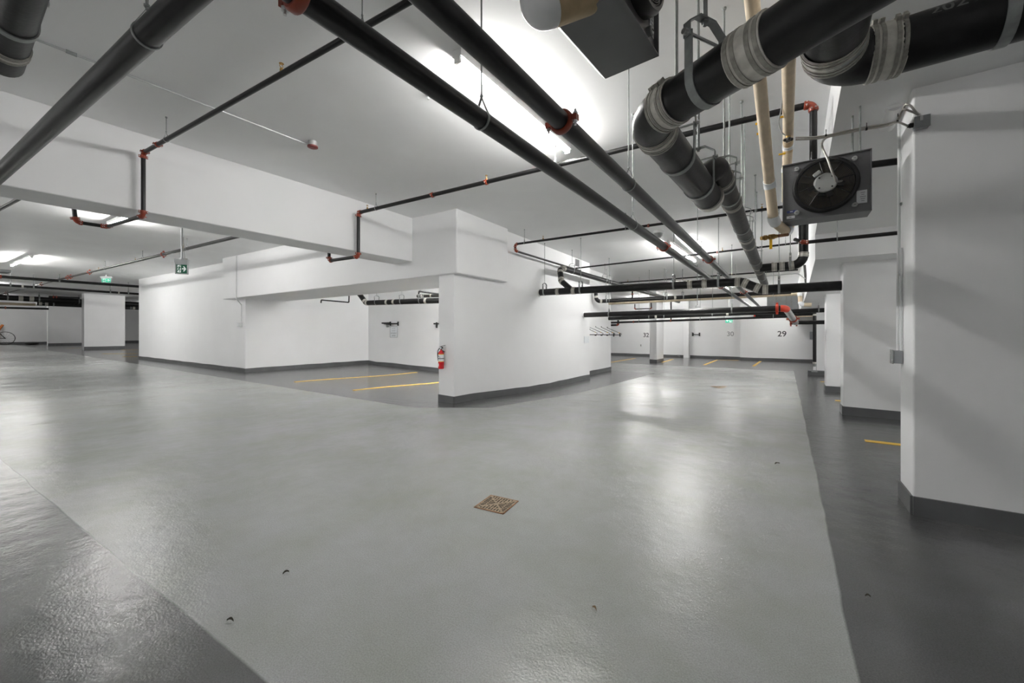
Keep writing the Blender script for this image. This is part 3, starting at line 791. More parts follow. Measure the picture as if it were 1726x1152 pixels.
hw.lathe(p + Vector((0, -.03, -DI * .5 - .028)), (0, 0, -1), [(0, .02), (.024, .02)], 14)
obj('handwheel', hw, FANBLK, vv)
def lever(c, par, ydir=1, dd=3.6):
    q = K(*c, d=dd)
    return obj('valve_lever', MB().box(q, (.040, .015, .010)).ball(q + Vector((.022, 0, 0)), .011, 8), VYEL, par)
lever((1279, 208), runI1, dd=2.78); lever((1281, 225), runI1, dd=2.84); lever((1319, 197), runI2, dd=3.02)
lever((1317, 260), runI2, dd=3.5)
# brass drain cock on the lower elbow
bq = [K(1283, 402, d=3.32), K(1326, 396, d=3.32)]
par = thing('drain_cock', 'brass drain cock with a yellow lever below the left insulated pipe', 'valve', bq[0])
u = (bq[1] - bq[0]).normalized(); L = (bq[1] - bq[0]).length
obj('valve_body', MB().lathe(bq[0], u, [(0, .016), (L * .12, .016), (L * .12, .021), (L * .2, .021), (L * .2, .014), (L * .3, .014), (L * .32, .022), (L * .5, .022), (L * .55, .016), (L * .6, .016)], 12), BRASS, par)
obj('nipple', MB().lathe(bq[0] + u * L * .6, u, [(0, .013), (L * .45, .013)], 12), RUST, par)
obj('valve_lever', MB().box(bq[0] + u * L * .38 + Vector((0, 0, -.06)), (.020, .010, .08)), VYEL, par)

# ================================================================ unit heaters
def heater(name, label, o, ax, W, Hh, D, rods, spokes=8, cable=False, cap_side=1, nameplates=True):
    """o: lower left corner of the fan face, ax = (right, back, up) seen from the fan side"""
    X, Y, Z = [Vector(a).normalized() for a in ax]; o = Vector(o)
    par = thing(name, label, 'unit heater', o, 'ceiling unit heaters')
    fx = (X, Y, Z)
    def P(a, b, c): return o + X * a + Y * b + Z * c
    cx, c_z = W * .5, Hh * .53; rad = min(Hh, W) * .44
    # casing with a round opening, folded lower lip
    mb = MB(); n = 48; ring = [(cx + rad * math.cos(2 * math.pi * k / n), c_z + rad * math.sin(2 * math.pi * k / n)) for k in range(n)]
    def edge(a):
        dx, dz = math.cos(a), math.sin(a); tt = 1e9
        if dx > 1e-9: tt = min(tt, (W - cx) / dx)
        if dx < -1e-9: tt = min(tt, -cx / dx)
        if dz > 1e-9: tt = min(tt, (Hh - c_z) / dz)
        if dz < -1e-9: tt = min(tt, -c_z / dz)
        return (cx + dx * tt, c_z + dz * tt)
    angs = sorted(set([2 * math.pi * k / n for k in range(n)] + [math.atan2(b - c_z, a - cx) % (2 * math.pi) for a, b in ((0, 0), (W, 0), (W, Hh), (0, Hh))]))
    inn = [P(cx + rad * math.cos(a), 0, c_z + rad * math.sin(a)) for a in angs]; out = [P(edge(a)[0], 0, edge(a)[1]) for a in angs]; m = len(angs)
    mb.add(inn + out, [(i, (i + 1) % m, m + (i + 1) % m, m + i) for i in range(m)])
    inb = [p + Y * .05 for p in inn]
    mb.add(inn + inb, [(i, m + i, m + (i + 1) % m, (i + 1) % m) for i in range(m)], True)
    ch = D * .10
    prof = [(0, 0), (D - ch, 0), (D, ch), (D, Hh), (0, Hh)]
    L = [P(0, a, b) for a, b in prof]; Rr = [P(W, a, b) for a, b in prof]
    mb.add(L + Rr, [(0, 1, 2, 3, 4), (9, 8, 7, 6, 5), (0, 5, 6, 1), (1, 6, 7, 2), (2, 7, 8, 3), (3, 8, 9, 4)])
    obj('casing', mb, FANGREY, par)
    lip = MB()
    for a, b in ((0, .006), (W - .006, W)): lip.box(P((a + b) / 2, -.008, Hh / 2), (.006, .02, Hh), fx)
    lip.box(P(W / 2, -.008, Hh - .003), (W, .02, .006), fx).box(P(W / 2, -.008, .003), (W, .02, .006), fx)
    obj('edge_flange', lip, FANGREY, par)
    obj('coil', MB().lathe(P(cx, .05, c_z), Y, [(0, rad), (.004, rad)], 40), COIL, par)
    # fan shroud ring, wire guard, spokes
    c = P(cx, 0, c_z)
    obj('shroud_ring', MB().loop(c, -Y, [(-.005, rad * .9), (-.005, rad * 1.03), (.035, rad * 1.03), (.05, rad * .97), (.05, rad * .90), (.03, rad * .88)], 56), FANBLK, par)
    g = MB(); nr = 16
    for k in range(nr):
        r = rad * (.30 + .60 * k / (nr - 1)); dome = .075 - .04 * (r / rad) ** 2
        g.loop(c - Y * dome, Y, [(-.0017, r - .0017), (-.0017, r + .0017), (.0017, r + .0017), (.0017, r - .0017)], 48)
    for k in range(spokes):
        a = 2 * math.pi * k / spokes + .2; dv = X * math.cos(a) + Z * math.sin(a)
        g.tube([c + dv * rad * .25 - Y * .072, c + dv * rad * .6 - Y * .062, c + dv * rad * .93 - Y * .042], .0032, 6)
    obj('wire_guard', g, FANBLK, par)
    bl = MB()
    for k in range(5):
        a = 2 * math.pi * k / 5; dv = X * math.cos(a) + Z * math.sin(a); tv = (X * -math.sin(a) + Z * math.cos(a))
        pts = [c + dv * rad * r + tv * s * rad - Y * (.004 + tw) for r, s, tw in ((.2, -.08, .0), (.2, .08, .03), (.82, .30, .028), (.82, -.12, -.002))]
        bl.add(pts + [p + Y * .004 for p in pts], [(0, 1, 2, 3), (7, 6, 5, 4), (0, 4, 5, 1), (1, 5, 6, 2), (2, 6, 7, 3), (3, 7, 4, 0)])
    obj('fan_blade', bl, BLADE, par)
    mo = MB().lathe(c + Y * .03, -Y, [(0, rad * .37), (.10, rad * .37), (.112, rad * .35), (.115, rad * .31)], 32)
    mt = obj('motor', mo, FANLT, par)
    sc_ = MB()
    for k in range(4):
        a = math.pi / 4 + k * math.pi / 2; sc_.lathe(c - Y * .087 + X * math.cos(a) * rad * .27 + Z * math.sin(a) * rad * .27, -Y, [(0, .006), (.005, .006)], 8)
    obj('screw', sc_, FANBLK, mt)
    arms = MB()
    for a in (R(200), R(345), R(285)):
        dv = X * math.cos(a) + Z * math.sin(a); t2 = X * -math.sin(a) + Z * math.cos(a)
        arms.box(c + dv * rad * .46 - Y * .075, (rad * .20, rad * .17, .02), (dv, t2, Y))
    obj('motor_arm', arms, FANBLK, par)
    pl = obj('terminal_cap', MB().box(c + X * (-rad * .26) + Z * rad * .36 - Y * .095, (rad * .26, .02, rad * .15), ((X * .8 + Z * .6), Y, (Z * .8 - X * .6))), FANLT, par, .006)
    for a, b in ((.12, .13), (.88, .13), (.12, .89), (.88, .89)):
        q = P(W * a + (.03 if a < .5 else -.03), 0, Hh * b)
        bo = obj('corner_knob', MB().lathe(q, -Y, [(0, .018), (.016, .018), (.02, .014)], 16), FANLT, par)
        obj('knob_screw', MB().box(q - Y * .021, (.012, .003, .003), fx), FANBLK, bo)
    if nameplates:
        for nm, x, z, w, h, mm in (('maker_sticker', W * .115, Hh * .165, W * .12, Hh * .04, LABELB), ('sticker_strip', W * .10, Hh * .068, W * .1, Hh * .045, LABELW), ('rating_plate', W * .90, Hh * .25, W * .11, Hh * .21, LABELW)):
            st_ = obj(nm, MB().box(P(x, -.0015, z), (w, .003, h), fx), mm, par)
            ink = MB()
            rows = 5 if nm == 'rating_plate' else 1
            for r_ in range(rows):
                ink.box(P(x + w * (.1 if nm == 'rating_plate' else -.05), -.0035, z + h * ((r_ - (rows - 1) / 2) * .16)), (w * (.3 + .13 * (r_ % 3)), .001, h * (.05 if rows > 1 else .3)), fx)
            obj('print', ink, LABELW if mm is LABELB else INKLT, st_)
    for rx, ry in rods:
        q = P(rx, ry, Hh); zt = 3.03 if (q.x > .3) else cz(q.x, q.y)
        rb = MB().tube([q, (q.x, q.y, zt)], .0065, 8).lathe(q, (0, 0, 1), [(0, .014), (.012, .014)], 6)
        obj('hanging_rod', rb, ZINC, par)
    return par, c, (X, Y, Z)

# the one facing us
p0 = K(1319, 379, y=3.97); p1 = K(1469, 257, y=3.97)
h2, hc, _ = heater('unit_heater', 'grey unit heater with its round black fan guard facing the aisle', (p0.x, 3.97, 2.205), ((1, 0, 0), (0, 1, 0), (0, 0, 1)),
                   p1.x - p0.x, .462, .215, [(.49, .05), (.46, .18)])
# the near one overhead
aw = R(4)
Xd = Vector((math.sin(aw), math.cos(aw), 0)); Yd = Vector((-math.cos(aw), math.sin(aw), 0))
cn = K(1103, 98, z=2.4)
h1, _, _ = heater('unit_heater', 'grey unit heater overhead at the top edge, seen from below', cn - Xd * .385, (Xd, Yd, (0, 0, 1)), .385, .45, .235,
                  [(.34, .05), (.34, .2), (.05, .2)])
# its insulated elbow
iz = 2.62
ia = K(1016, 4, z=2.40 + .16); 
par = thing('insulated_pipe', 'tan insulated pipe end with a pale plastic elbow beside the overhead heater', 'pipe', ia)
e0 = K(1036, -22, d=1.38); e1_ = K(931, 14, d=1.33); e2_ = K(898, 8, d=1.52)
obj('sleeve', MB().lathe(e0, e1_ - e0, [(0, .054), ((e1_ - e0).length, .056)], 28), TAPE, par)
uu = (e1_ - e0).normalized()
_, arcs = fillet([e1_ - uu * .02, e1_ + uu * .06, e1_ + uu * .06 + Vector((.0, -.01, .35))], .07)
el = MB().tube([e1_ + uu * .001] + arcs[0] + [e1_ + uu * .06 + Vector((.0, -.01, .35))], .056, 24)
obj('plastic_elbow', el, CLEAR, par)

# ================================================================ junction box and cables at the near pier
fy = 3.955
j0 = K(1540, 219, y=fy - .03); j1 = K(1566, 195, y=fy - .03)
jb = thing('junction_box', 'grey metal junction box on the face of the nearest right pier, near its top', 'junction box', (j0.x, fy, j0.z))
cxj = (j0.x + j1.x) / 2; czj = (j0.z + j1.z) / 2; wj = j1.x - j0.x; hj = j1.z - j0.z
obj('box', MB().box((cxj, fy - .025, czj), (wj, .055, hj)), BOXGREY, jb, .006)
obj('cover', MB().box((cxj, fy - .055, czj), (wj * 1.08, .006, hj * 1.08)), BOXGREY, jb, .004)
obj('connector', MB().lathe((cxj - .01, fy - .02, czj + hj / 2), (0, 0, 1), [(0, .016), (.015, .016), (.015, .013), (.03, .012)], 12), BOLT, jb)
obj('side_connector', MB().lathe((j0.x, fy - .02, czj), (-1, 0, 0), [(0, .017), (.02, .017), (.02, .012), (.03, .012)], 12), RUBBER, jb)
obj('switch_toggle', MB().box((cxj - .005, fy - .062, czj + .02), (.014, .01, .03)), BOLT, jb)

def cable(name, label, pts, r=.007, m=MC, group=None, ties=()):
    P = [Vector(p) for p in pts]; out = []
    for i in range(len(P) - 1):            # Catmull-Rom
        p0_, p1_, p2_, p3_ = P[max(0, i - 1)], P[i], P[i + 1], P[min(len(P) - 1, i + 2)]
        for k in range(8):
            t_ = k / 8
            out.append(.5 * ((2 * p1_) + (p2_ - p0_) * t_ + (2 * p0_ - 5 * p1_ + 4 * p2_ - p3_) * t_ ** 2 + (3 * p1_ - p0_ - 3 * p2_ + p3_) * t_ ** 3))
    out.append(P[-1])
    par = thing(name, label, 'cable', P[0], group)
    obj('sheath', MB().tube(out, r, 10), m, par)
    for c in ties:
        q = min(out, key=lambda v: (proj(v)[0] - c[0]) ** 2 + (proj(v)[1] - c[1]) ** 2)
        obj('cable_tie', MB().lathe(q - Vector((.006, 0, 0)), (1, 0, 0), [(0, r * 1.5), (.012, r * 1.5)], 10).box(q + Vector((0, -.01, .02)), (.005, .004, .05)), RUBBER, par)
    return par
yk = 4.0
cable('power_cable', 'silver armoured cable looping over the pier into the top of the grey box', [K(1341, 232, d=3.35), K(1375, 231, d=3.3), K(1410, 225, d=3.2), K(1450, 216, d=3.1), K(1490, 210, d=2.98), K(1513, 203, d=2.86), K(1520, 188, d=2.80), K(1526, 177, d=2.76), K(1534, 178, d=2.74), K(1543, 188, d=2.74), (cxj - .01, fy - .02, czj + hj / 2 + .028)], ties=((1394, 230), (1513, 204)), group='armoured cables to the grey box')
cable('power_cable', 'second silver armoured cable just below the first, bending round the pier to the grey box', [K(1341, 235.5, d=3.35), K(1375, 234, d=3.3), K(1410, 228, d=3.2), K(1450, 219.5, d=3.1), K(1490, 213, d=2.98), K(1507, 208, d=2.9), K(1517, 195, d=2.82), K(1523, 185, d=2.77), K(1533, 187, d=2.745), (cxj - .014, fy - .02, czj + hj / 2 + .028)], ties=((1462, 217),), group='armoured cables to the grey box')
cable('power_cable', 'short silver cable entering the left side of the grey junction box', [K(1500, 210, d=2.93), K(1513, 206.5, d=2.85), K(1522, 209, d=2.79), (j0.x - .028, fy - .02, czj)])
cable('power_cable', 'silver cable drooping from the cable run to the heater motor', [K(1408, 228, d=3.2), K(1394, 232, d=3.3), K(1386, 240, y=3.85), K(1387, 251, y=3.84), K(1394, 266, y=3.82), K(1400, 283, y=3.81), K(1407, 300, y=3.82), K(1411, 306, y=3.84), K(1419, 305, y=3.88)], r=.0075)
cable('thin_cable', 'thin grey cable hanging from the right insulated pipe to its valve', [K(1322, 105, z=2.95), K(1318, 175, z=2.94), K(1313, 205, z=2.92), K(1317, 222, z=2.91), K(1323, 228, z=2.91)], r=.005, m=CONDUIT)

# conduit and switch on the pier edge
xc = .725
q0 = K(1515, 190, x=xc); q1 = K(1515.5, 592, x=xc)
cd = thing('conduit', 'white conduit running down the left edge of the nearest right pier', 'conduit', (xc, q1.y, q1.z))
yq = (q0.y + q1.y) / 2
obj('tube', MB().tube([(xc, yq, q0.z), (xc, yq, 2.0), (xc - .004, yq + .01, 1.7), (xc - .004, yq + .01, q1.z)], .0095, 12), WCONDUIT, cd)
obj('second_tube', MB().tube([(xc + .004, yq - .05, 1.95), (xc + .004, yq - .05, q1.z)], .008, 12), WCONDUIT, cd)
for z in (2.3, 1.75):
    obj('strap', MB().box((xc + .008, yq, z), (.014, .045, .018)), ZINC, cd)
ob = thing('outlet_box', 'grey metal outlet box at the foot of the white conduit', 'outlet box', (.72, yq, q1.z - .1))
obj('box', MB().box((.71, yq - .02, q1.z - .045), (.055, .10, .10)), BOXGREY, ob, .005)
obj('cover', MB().box((.68, yq - .02, q1.z - .045), (.006, .11, .11)), ZINC, ob, .003)
obj('screw', MB().lathe((.677, yq + .02, q1.z - .02), (-1, 0, 0), [(0, .006), (.003, .006)], 8).lathe((.677, yq - .06, q1.z - .07), (-1, 0, 0), [(0, .006), (.003, .006)], 8), BOLT, ob)
# stub pipe out of the soffit beside the pier
sa = K(1504, 184, y=4.25); 
pv = thing('pipe_stub', 'short white painted pipe stub leaning out of the slab beside the near pier', 'pipe', sa)
obj('pipe', MB().tube([K(1508, 176, d=3.05), K(1495, 213, d=3.3)], .05, 24), WHITE, pv)
obj('collar', MB().lathe(K(1507, 178, d=3.05), (0, 0, -1), [(0, .062), (.015, .06), (.02, .05)], 20), WHITE, pv)

# ================================================================ fire extinguisher
ex = K(743.5, 622, y=5.31)
r = .053; zt = K(743.5, 592, y=5.31).z; exx, exy, exz = ex.x, 5.31, ex.z
E_ = thing('fire_extinguisher', 'red fire extinguisher hung on the end of the middle wall', 'fire extinguisher', (exx, exy, exz))
hb = zt - exz
obj('cylinder', MB().lathe((exx, exy, exz), (0, 0, 1), [(0, r * .9), (.01, r), (hb - .05, r), (hb - .02, r * .85), (hb, r * .5), (hb + .012, r * .35), (hb + .03, r * .33)], 28), EXRED, E_)
lb = obj('label_wrap', MB().lathe((exx, exy, exz + hb * .40), (0, 0, 1), [(0, r * 1.01), (hb * .42, r * 1.01)], 28), LABELW, E_)
ink = MB()
for k in range(3): ink.lathe((exx, exy, exz + hb * (.46 + .1 * k)), (0, 0, 1), [(0, r * 1.015), (.006, r * 1.015)], 28)
obj('label_band', MB().lathe((exx, exy, exz + hb * .80), (0, 0, 1), [(0, r * 1.014), (.012, r * 1.014)], 28).lathe((exx, exy, exz + hb * .405), (0, 0, 1), [(0, r * 1.014), (.010, r * 1.014)], 28), VYEL, lb)
obj('label_print', MB().box((exx - .005, exy - r * 1.01, exz + hb * .70), (.02, .004, .02)).box((exx - .02, exy - r * .96, exz + hb * .5), (.014, .004, .012)).box((exx + .02, exy - r * .96, exz + hb * .62), (.012, .004, .05)), INKLT, lb)
obj('inspection_tag', MB().box((exx - .02, exy - r * .96, exz + hb * .22), (.026, .008, .05)), LABELW, E_)
tp = exz + hb + .03
obj('valve_head', MB().lathe((exx, exy, tp - .005), (0, 0, 1), [(0, .018), (.05, .018), (.055, .01)], 16).box((exx + .01, exy, tp + .03), (.06, .022, .03)), FANBLK, E_)
obj('carry_handle', MB().hexa([(exx, exy - .01, tp + .005), (exx + .01, exy - .01, tp), (exx + .01, exy + .01, tp), (exx, exy + .01, tp + .005)], [(exx + .085, exy - .01, tp - .05), (exx + .095, exy - .01, tp - .045), (exx + .095, exy + .01, tp - .045), (exx + .085, exy + .01, tp - .05)]), FANBLK, E_)
obj('squeeze_lever', MB().strip([(exx - .03, exy, tp + .045), (exx + .03, exy, tp + .06), (exx + .10, exy, tp + .075)], (0, 1, 0), .02, .008), FANBLK, E_)
obj('gauge', MB().lathe((exx + .01, exy - .015, tp + .025), (0, -1, 0), [(0, .017), (.01, .017)], 14), PVC, E_)
obj('hose', MB().tube([(exx - .03, exy - .01, tp + .02), (exx - .065, exy - .01, tp - .02), (exx - .078, exy - .01, tp - .08), (exx - .072, exy - .01, exz + hb * .65), (exx - .064, exy - .01, exz + hb * .45)], .010, 12), RUBBER, E_)
obj('band_strap', MB().loop((exx, exy, exz + hb * .58), (0, 0, 1), [(-.007, r * 1.01), (-.007, r * 1.05), (.007, r * 1.05), (.007, r * 1.01)], 28), FANBLK, E_)
obj('wall_bracket', MB().box((exx - .01, 5.370, exz + hb * .6), (.04, .02, .26)), FANBLK, E_)
tg = obj('paper_tag', MB().box((exx - .075, exy - .012, tp - .035), (.07, .002, .05), (Vector((.83, 0, .55)), Vector((0, 1, 0)), Vector((-.55, 0, .83)))), LABELW, E_)

# ================================================================ floor drains
def drain(label, cs, lift=.004):
    cs = [KF(*c) for c in cs]      # left, far, right, near
    c = sum(cs, Vector()) / 4; c.z = fz(c.x, c.y)
    X = (cs[3] - cs[0] + cs[2] - cs[1]); X.z = 0; S_ = X.length / 2; X.normalize(); Y = Vector((-X.y, X.x, 0)); Z = Vector((0, 0, 1))
    par = thing('floor_drain', label, 'floor drain', c, 'floor drains')
    obj('pit_shade_plate', MB().box(c + Z * .001, (S_ * .94, S_ * .94, .002), (X, Y, Z)), PIT_SHADE, par)  # flat dark plate imitating the shaded hole below the grate
    fr = MB()
    for k in (-1, 1):
        fr.box(c + X * k * S_ * .485 + Z * .002, (S_ * .03, S_, .005), (X, Y, Z)); fr.box(c + Y * k * S_ * .485 + Z * .002, (S_, S_ * .03, .005), (X, Y, Z))
    obj('frame', fr, RUST, par)
    g = MB(); h = S_ * .455
    dd = (X + Y).normalized(); de = (X - Y).normalized()
    g.box(c + Z * .003, (h * 2.75, S_ * .06, .004), (dd, de, Z)); g.box(c + Z * .003, (S_ * .05, h * 2.75, .004), (dd, de, Z))
    n = 5
    for k in range(-n, n + 1):
        t_ = (k + .0) / n * h
        for sg in (-1, 1):
            a = abs(t_) + S_ * .02
            if a < h:                # bars parallel to X in two quarters, to Y in the others
                g.box(c + X * sg * (a + h) / 2 + Y * t_ + Z * .0025, (h - a, S_ * .036, .004), (X, Y, Z))
                g.box(c + Y * sg * (a + h) / 2 + X * t_ + Z * .0025, (S_ * .050, h - a, .004), (X, Y, Z))
    for sg in (-1, 1):
        g.box(c + X * sg * h * .62 + Z * .0026, (S_ * .03, h * 1.24, .004), (X, Y, Z)); g.box(c + Y * sg * h * .62 + Z * .0026, (h * 1.24, S_ * .03, .004), (X, Y, Z))
        g.box(c + X * sg * h * .985 + Z * .0026, (S_ * .03, h * 2, .004), (X, Y, Z)); g.box(c + Y * sg * h * .985 + Z * .0026, (h * 2, S_ * .03, .004), (X, Y, Z))
    obj('grate', g, GRATE, par)
    return par
drain('rusty square floor drain in the middle of the pale aisle, in the foreground', [(797, 853), (829, 838), (876, 849), (847, 864)])
drain('small rusty floor drain far down the pale aisle', [(1204, 653), (1214, 650.6), (1229, 653), (1219, 655.6)])

# ================================================================ exit signs
def exit_sign(label, c, X, w, h, flip, lit, rod_top=None, arrow_right=True):
    X = Vector(X).normalized(); Z = Vector((0, 0, 1)); N = X.cross(Z)      # N faces the viewer
    c = Vector(c)
    par = thing('exit_sign', label, 'exit sign', c, 'green running man exit signs')
    obj('panel', MB().box(c, (w, .018, h), (X, N, Z)), EXGB if lit else EXG, par)
    tr = MB()
    for k in (-1, 1): tr.box(c + X * k * (w / 2 + .008), (.016, .03, h + .03), (X, N, Z))
    tr.box(c - Z * (h / 2 + .008), (w + .03, .03, .016), (X, N, Z))
    obj('frame', tr, EXH, par)
    hs = MB().prism([(-w * .60, .02), (w * .60, .02), (w * .66, .09), (-w * .66, .09)], c + Z * h / 2 - N * .035, X, Z, .07)
    hs2 = MB(); hs2.v = hs.v; hs2.f = hs.f; hs2.sm = hs.sm
    hs2.box(c + Z * (h / 2 + .01), (w * 1.1, .05, .03), (X, N, Z))
    obj('housing', hs2, EXH, par)
    s = -1 if flip else 1
    o = c + N * .0095
    def poly(pts, name, m, t=.003):
        obj(name, MB().prism([(a * w / 2 * s, b * h / 2) for a, b in pts][::s], o, X, Z, -t if X.cross(Z).dot(N) < 0 else t), m, par)
    poly([(-.78, -.82), (-.12, -.82), (-.12, .82), (-.78, .82)], 'door_symbol', EXW)
    # running figure
    g = EXGB if lit else EXG
    fig = MB()
    for pts in ([(-.42, .50), (-.24, .40), (-.34, -.02), (-.56, .06)], [(-.56, .10), (-.38, -.02), (-.60, -.42), (-.86, -.60), (-.90, -.48), (-.70, -.32)],
                [(-.44, .06), (-.30, -.04), (-.22, -.40), (-.36, -.72), (-.48, -.68), (-.36, -.38)], [(-.26, .42), (-.02, .12), (-.06, .02), (-.34, .26)], [(-.42, .48), (-.66, .40), (-.80, .10), (-.70, .06), (-.60, .28), (-.40, .34)]):
        fig.prism([(a * w / 2 * s, b * h / 2) for a, b in pts][::s], o + N * .002, X, Z, .003)
    hp = [(-.26 + .1 * math.cos(k * math.pi / 5), .64 + .12 * math.sin(k * math.pi / 5)) for k in range(10)]
    fig.prism([(a * w / 2 * s, b * h / 2) for a, b in hp][::s], o + N * .002, X, Z, .003)
    obj('running_figure', fig, g, par)
    poly([(.05, -.12), (.05, .14), (.45, .14), (.28, .58), (.48, .58), (.86, 0), (.48, -.58), (.28, -.58), (.45, -.12)], 'arrow', EXW)
    if rod_top is not None:
        obj('stem', MB().tube([c + Z * (h / 2 + .09), (c.x, c.y, rod_top)], .016, 12).lathe(c + Z * (h / 2 + .085), (0, 0, 1), [(0, .05), (.02, .05)], 14), CONDUIT, par)
        obj('feed_wire', MB().tube([c + Z * (h / 2 + .09) + X * .05, c + Z * (h / 2 + .25) + X * .03, c + Z * (h / 2 + .5) + X * .02], .005, 6).box(c + Z * (h / 2 + .1) + X * .06, (.05, .03, .02), (X, N, Z)), MC, par)
    return par
F_ = Vector((-SN, CS, 0)); RT = Vector((CS, SN, 0))
def facing(deg):      # sign axis turned from square-on to the viewer
    return RT * math.cos(R(deg)) + F_ * math.sin(R(deg))
c1 = K(306.5, 453.5, d=7.3)
exit_sign('hanging green exit sign with an arrow to the right, nearest one, left of centre', c1, facing(22), .16, .165, False, False, cz(c1.x, c1.y))
c2 = K(179.5, 473, d=17.5)
exit_sign('bright green exit sign further away, above the pipes in the left aisle', c2, facing(5), .36, .17, False, True, cz(c2.x, c2.y))
c3 = K(1228.5, 540.5, d=17.5)
exit_sign('green exit sign with an arrow to the left, before the far wall', c3, facing(0), .30, .19, True, True, cz(c3.x, c3.y))

# ================================================================ detectors, conduits, small fixtures
d0 = KC(527, 246, .05)
cn_ = [KC(-60, 20, .012), KC(522, 245, .012)]
cd = thing('conduit', 'thin silver conduit crossing the slab to the red-capped detector', 'conduit', cn_[0])
obj('tube', MB().tube(cn_, .009, 10), CONDUIT, cd)
for c in ((40, 54), (122, 87)):
    p, u = nearest(cn_, *c)
    obj('coupling', MB().lathe(p - u * .03, u, [(0, .014), (.06, .014)], 10), ZINC, cd)
dt = thing('heat_detector', 'small round detector with a dull red cap at the end of the silver conduit', 'detector', (d0.x, d0.y, cz(d0.x, d0.y)))
zz = cz(d0.x, d0.y)
obj('box', MB().lathe((d0.x, d0.y, zz), (0, 0, -1), [(0, .05), (.055, .05)], 20), CONDUIT, dt)
obj('cap', MB().lathe((d0.x, d0.y, zz - .055), (0, 0, -1), [(0, .058), (.014, .058), (.024, .03)], 20), DETRED, dt)
s0 = KC(1110, 393, .04); zz = cz(s0.x, s0.y)
dt = thing('smoke_detector', 'pale round smoke detector on the slab left of the far strip lamp', 'detector', (s0.x, s0.y, zz))
obj('base', MB().lathe((s0.x, s0.y, zz), (0, 0, -1), [(0, .11), (.05, .11)], 24), HOUSE, dt)
obj('sensor', MB().lathe((s0.x, s0.y, zz - .05), (0, 0, -1), [(0, .09), (.05, .08), (.09, .045)], 24), FANLT, dt)
s0 = KC(5, 456, .03); zz = cz(s0.x, s0.y)
tag(obj('smoke_detector', MB().lathe((s0.x, s0.y, zz), (0, 0, -1), [(0, .24), (.10, .22), (.16, .12)], 20), BOXGREY), 'dark round ceiling detector at the left edge above the black pipes', 'detector')
s0 = KC(722, 166, .04); zz = cz(s0.x, s0.y)
tag(obj('ceiling_clip', MB().lathe((s0.x, s0.y, zz), (0, 0, -1), [(0, .028), (.012, .028), (.014, .01), (.05, .01)], 12), BOLT), 'small chrome fixture on the slab beside the left long fire main', 'ceiling fixture')

lwx = [K(398, 434, y=5.31), K(399, 502, y=5.31)]
cd = thing('conduit', 'thin white conduit running down the cross beam and left wall to a small box', 'conduit', lwx[0])
b5 = K(407, 514, y=5.66); b6 = K(406, 545, y=5.66)
obj('tube', MB().tube([(lwx[0].x, 5.312, cz(lwx[0].x, 5.3) - .02), (lwx[0].x, 5.312, 2.33), (b5.x, 5.655, b5.z), (b5.x, 5.655, b6.z)], .016, 10), WCONDUIT, cd)
bb = thing('thermostat', 'small white control box at the end of the white conduit on the left wall', 'control box', (b5.x, 5.6, b6.z))
obj('box', MB().box((b5.x - .05, 5.63, b6.z - .05), (.22, .09, .14)), WCONDUIT, bb, .01)
obj('cover', MB().box((b5.x - .05, 5.58, b6.z - .06), (.12, .02, .10)), PVC, bb, .005)
q = K(973.5, 443.5, x=-4.98)
tag(obj('wall_slot', MB().box((-4.985, q.y, q.z), (.012, .26, .20)), FANGREY), 'dark grey plate high on the middle wall, under the slab', 'wall plate')

# ================================================================ stall bay fittings
ys = 8.3
runST = pipe_run('drain_pipe', 'black banded drain pipe high in the stall bay, seen under the cross beam', 'pipe',
                 [K(600, 488, y=ys), K(617, 511, y=ys), K(748, 506.5, y=ys)], .165, IRON, bend=.16, style='hubless', couplings=[(653, 510), (665, 509), (719, 508)], n=22, clamps=False)
runST['label'] = 'black banded drain pipe high in the stall bay, seen under the cross beam'
hangers(runST, .165, [(635, 511), (677, 509.5), (709, 508)], 'clevis', 'the stall bay drain', 'left', w=.03)
runST2 = pipe_run('drain_pipe', 'thinner grey pipe beside the stall bay drain, half hidden by the wall end', 'pipe', [K(704, 499.5, y=8.9), K(745, 498.5, y=8.9)], .10, GREYPIPE, style='hubless', couplings=[(712, 499), (727, 499)], n=18, clamps=False)
pipe_run('sprinkler_pipe', 'thin black sprinkler pipe with turned ends in the stall bay', 'sprinkler pipe', [K(541, 511, y=7.6), K(541.5, 506, y=7.6), K(588, 510, y=8.6), K(588.5, 496, y=8.6)], .045, m=BLACK, bend=.03, elbow_mat=BLACK, elbow_cuff=False)
pipe_run('sprinkler_pipe', 'short thin black sprinkler pipe by the wall end in the stall bay', 'sprinkler pipe', [K(706, 496, y=8.0), K(706.5, 491.5, y=8.0), K(745, 496.5, y=8.6)], .05, m=BLACK, bend=.03, elbow_mat=BLACK, elbow_cuff=False)

yw = 10.235
def bracket(label, xs, y, z0s):
    par = thing('bike_rack', label, 'bicycle rack', K(xs[0], z0s, y=y))
    a = K(xs[0], z0s, y=y); b = K(xs[1], z0s, y=y)
    bar = MB().box((a + b) / 2 + Vector((0, -.05, 0)), ((b - a).length, .04, .05))
    obj('rail', bar, FANBLK, par)
    return par, a, b
par, a, b = bracket('black wall bracket above the white sign in the stall bay', (650, 672), yw, 546)
for q in (K(659, 546, y=yw), K(672, 546, y=yw)):
    obj('plate', MB().box((q.x, yw - .03, q.z), (.06, .03, .16)), FANBLK, par)
obj('arm', MB().hexa([(a.x - .1, yw - .12, a.z), (a.x - .1, yw - .06, a.z), (a.x + .32, yw - .06, a.z - .05), (a.x + .32, yw - .12, a.z - .05)],
                     [(a.x - .1, yw - .12, a.z + .05), (a.x - .1, yw - .06, a.z + .05), (a.x + .32, yw - .06, a.z + .05), (a.x + .32, yw - .12, a.z + .05)]), FANBLK, par)
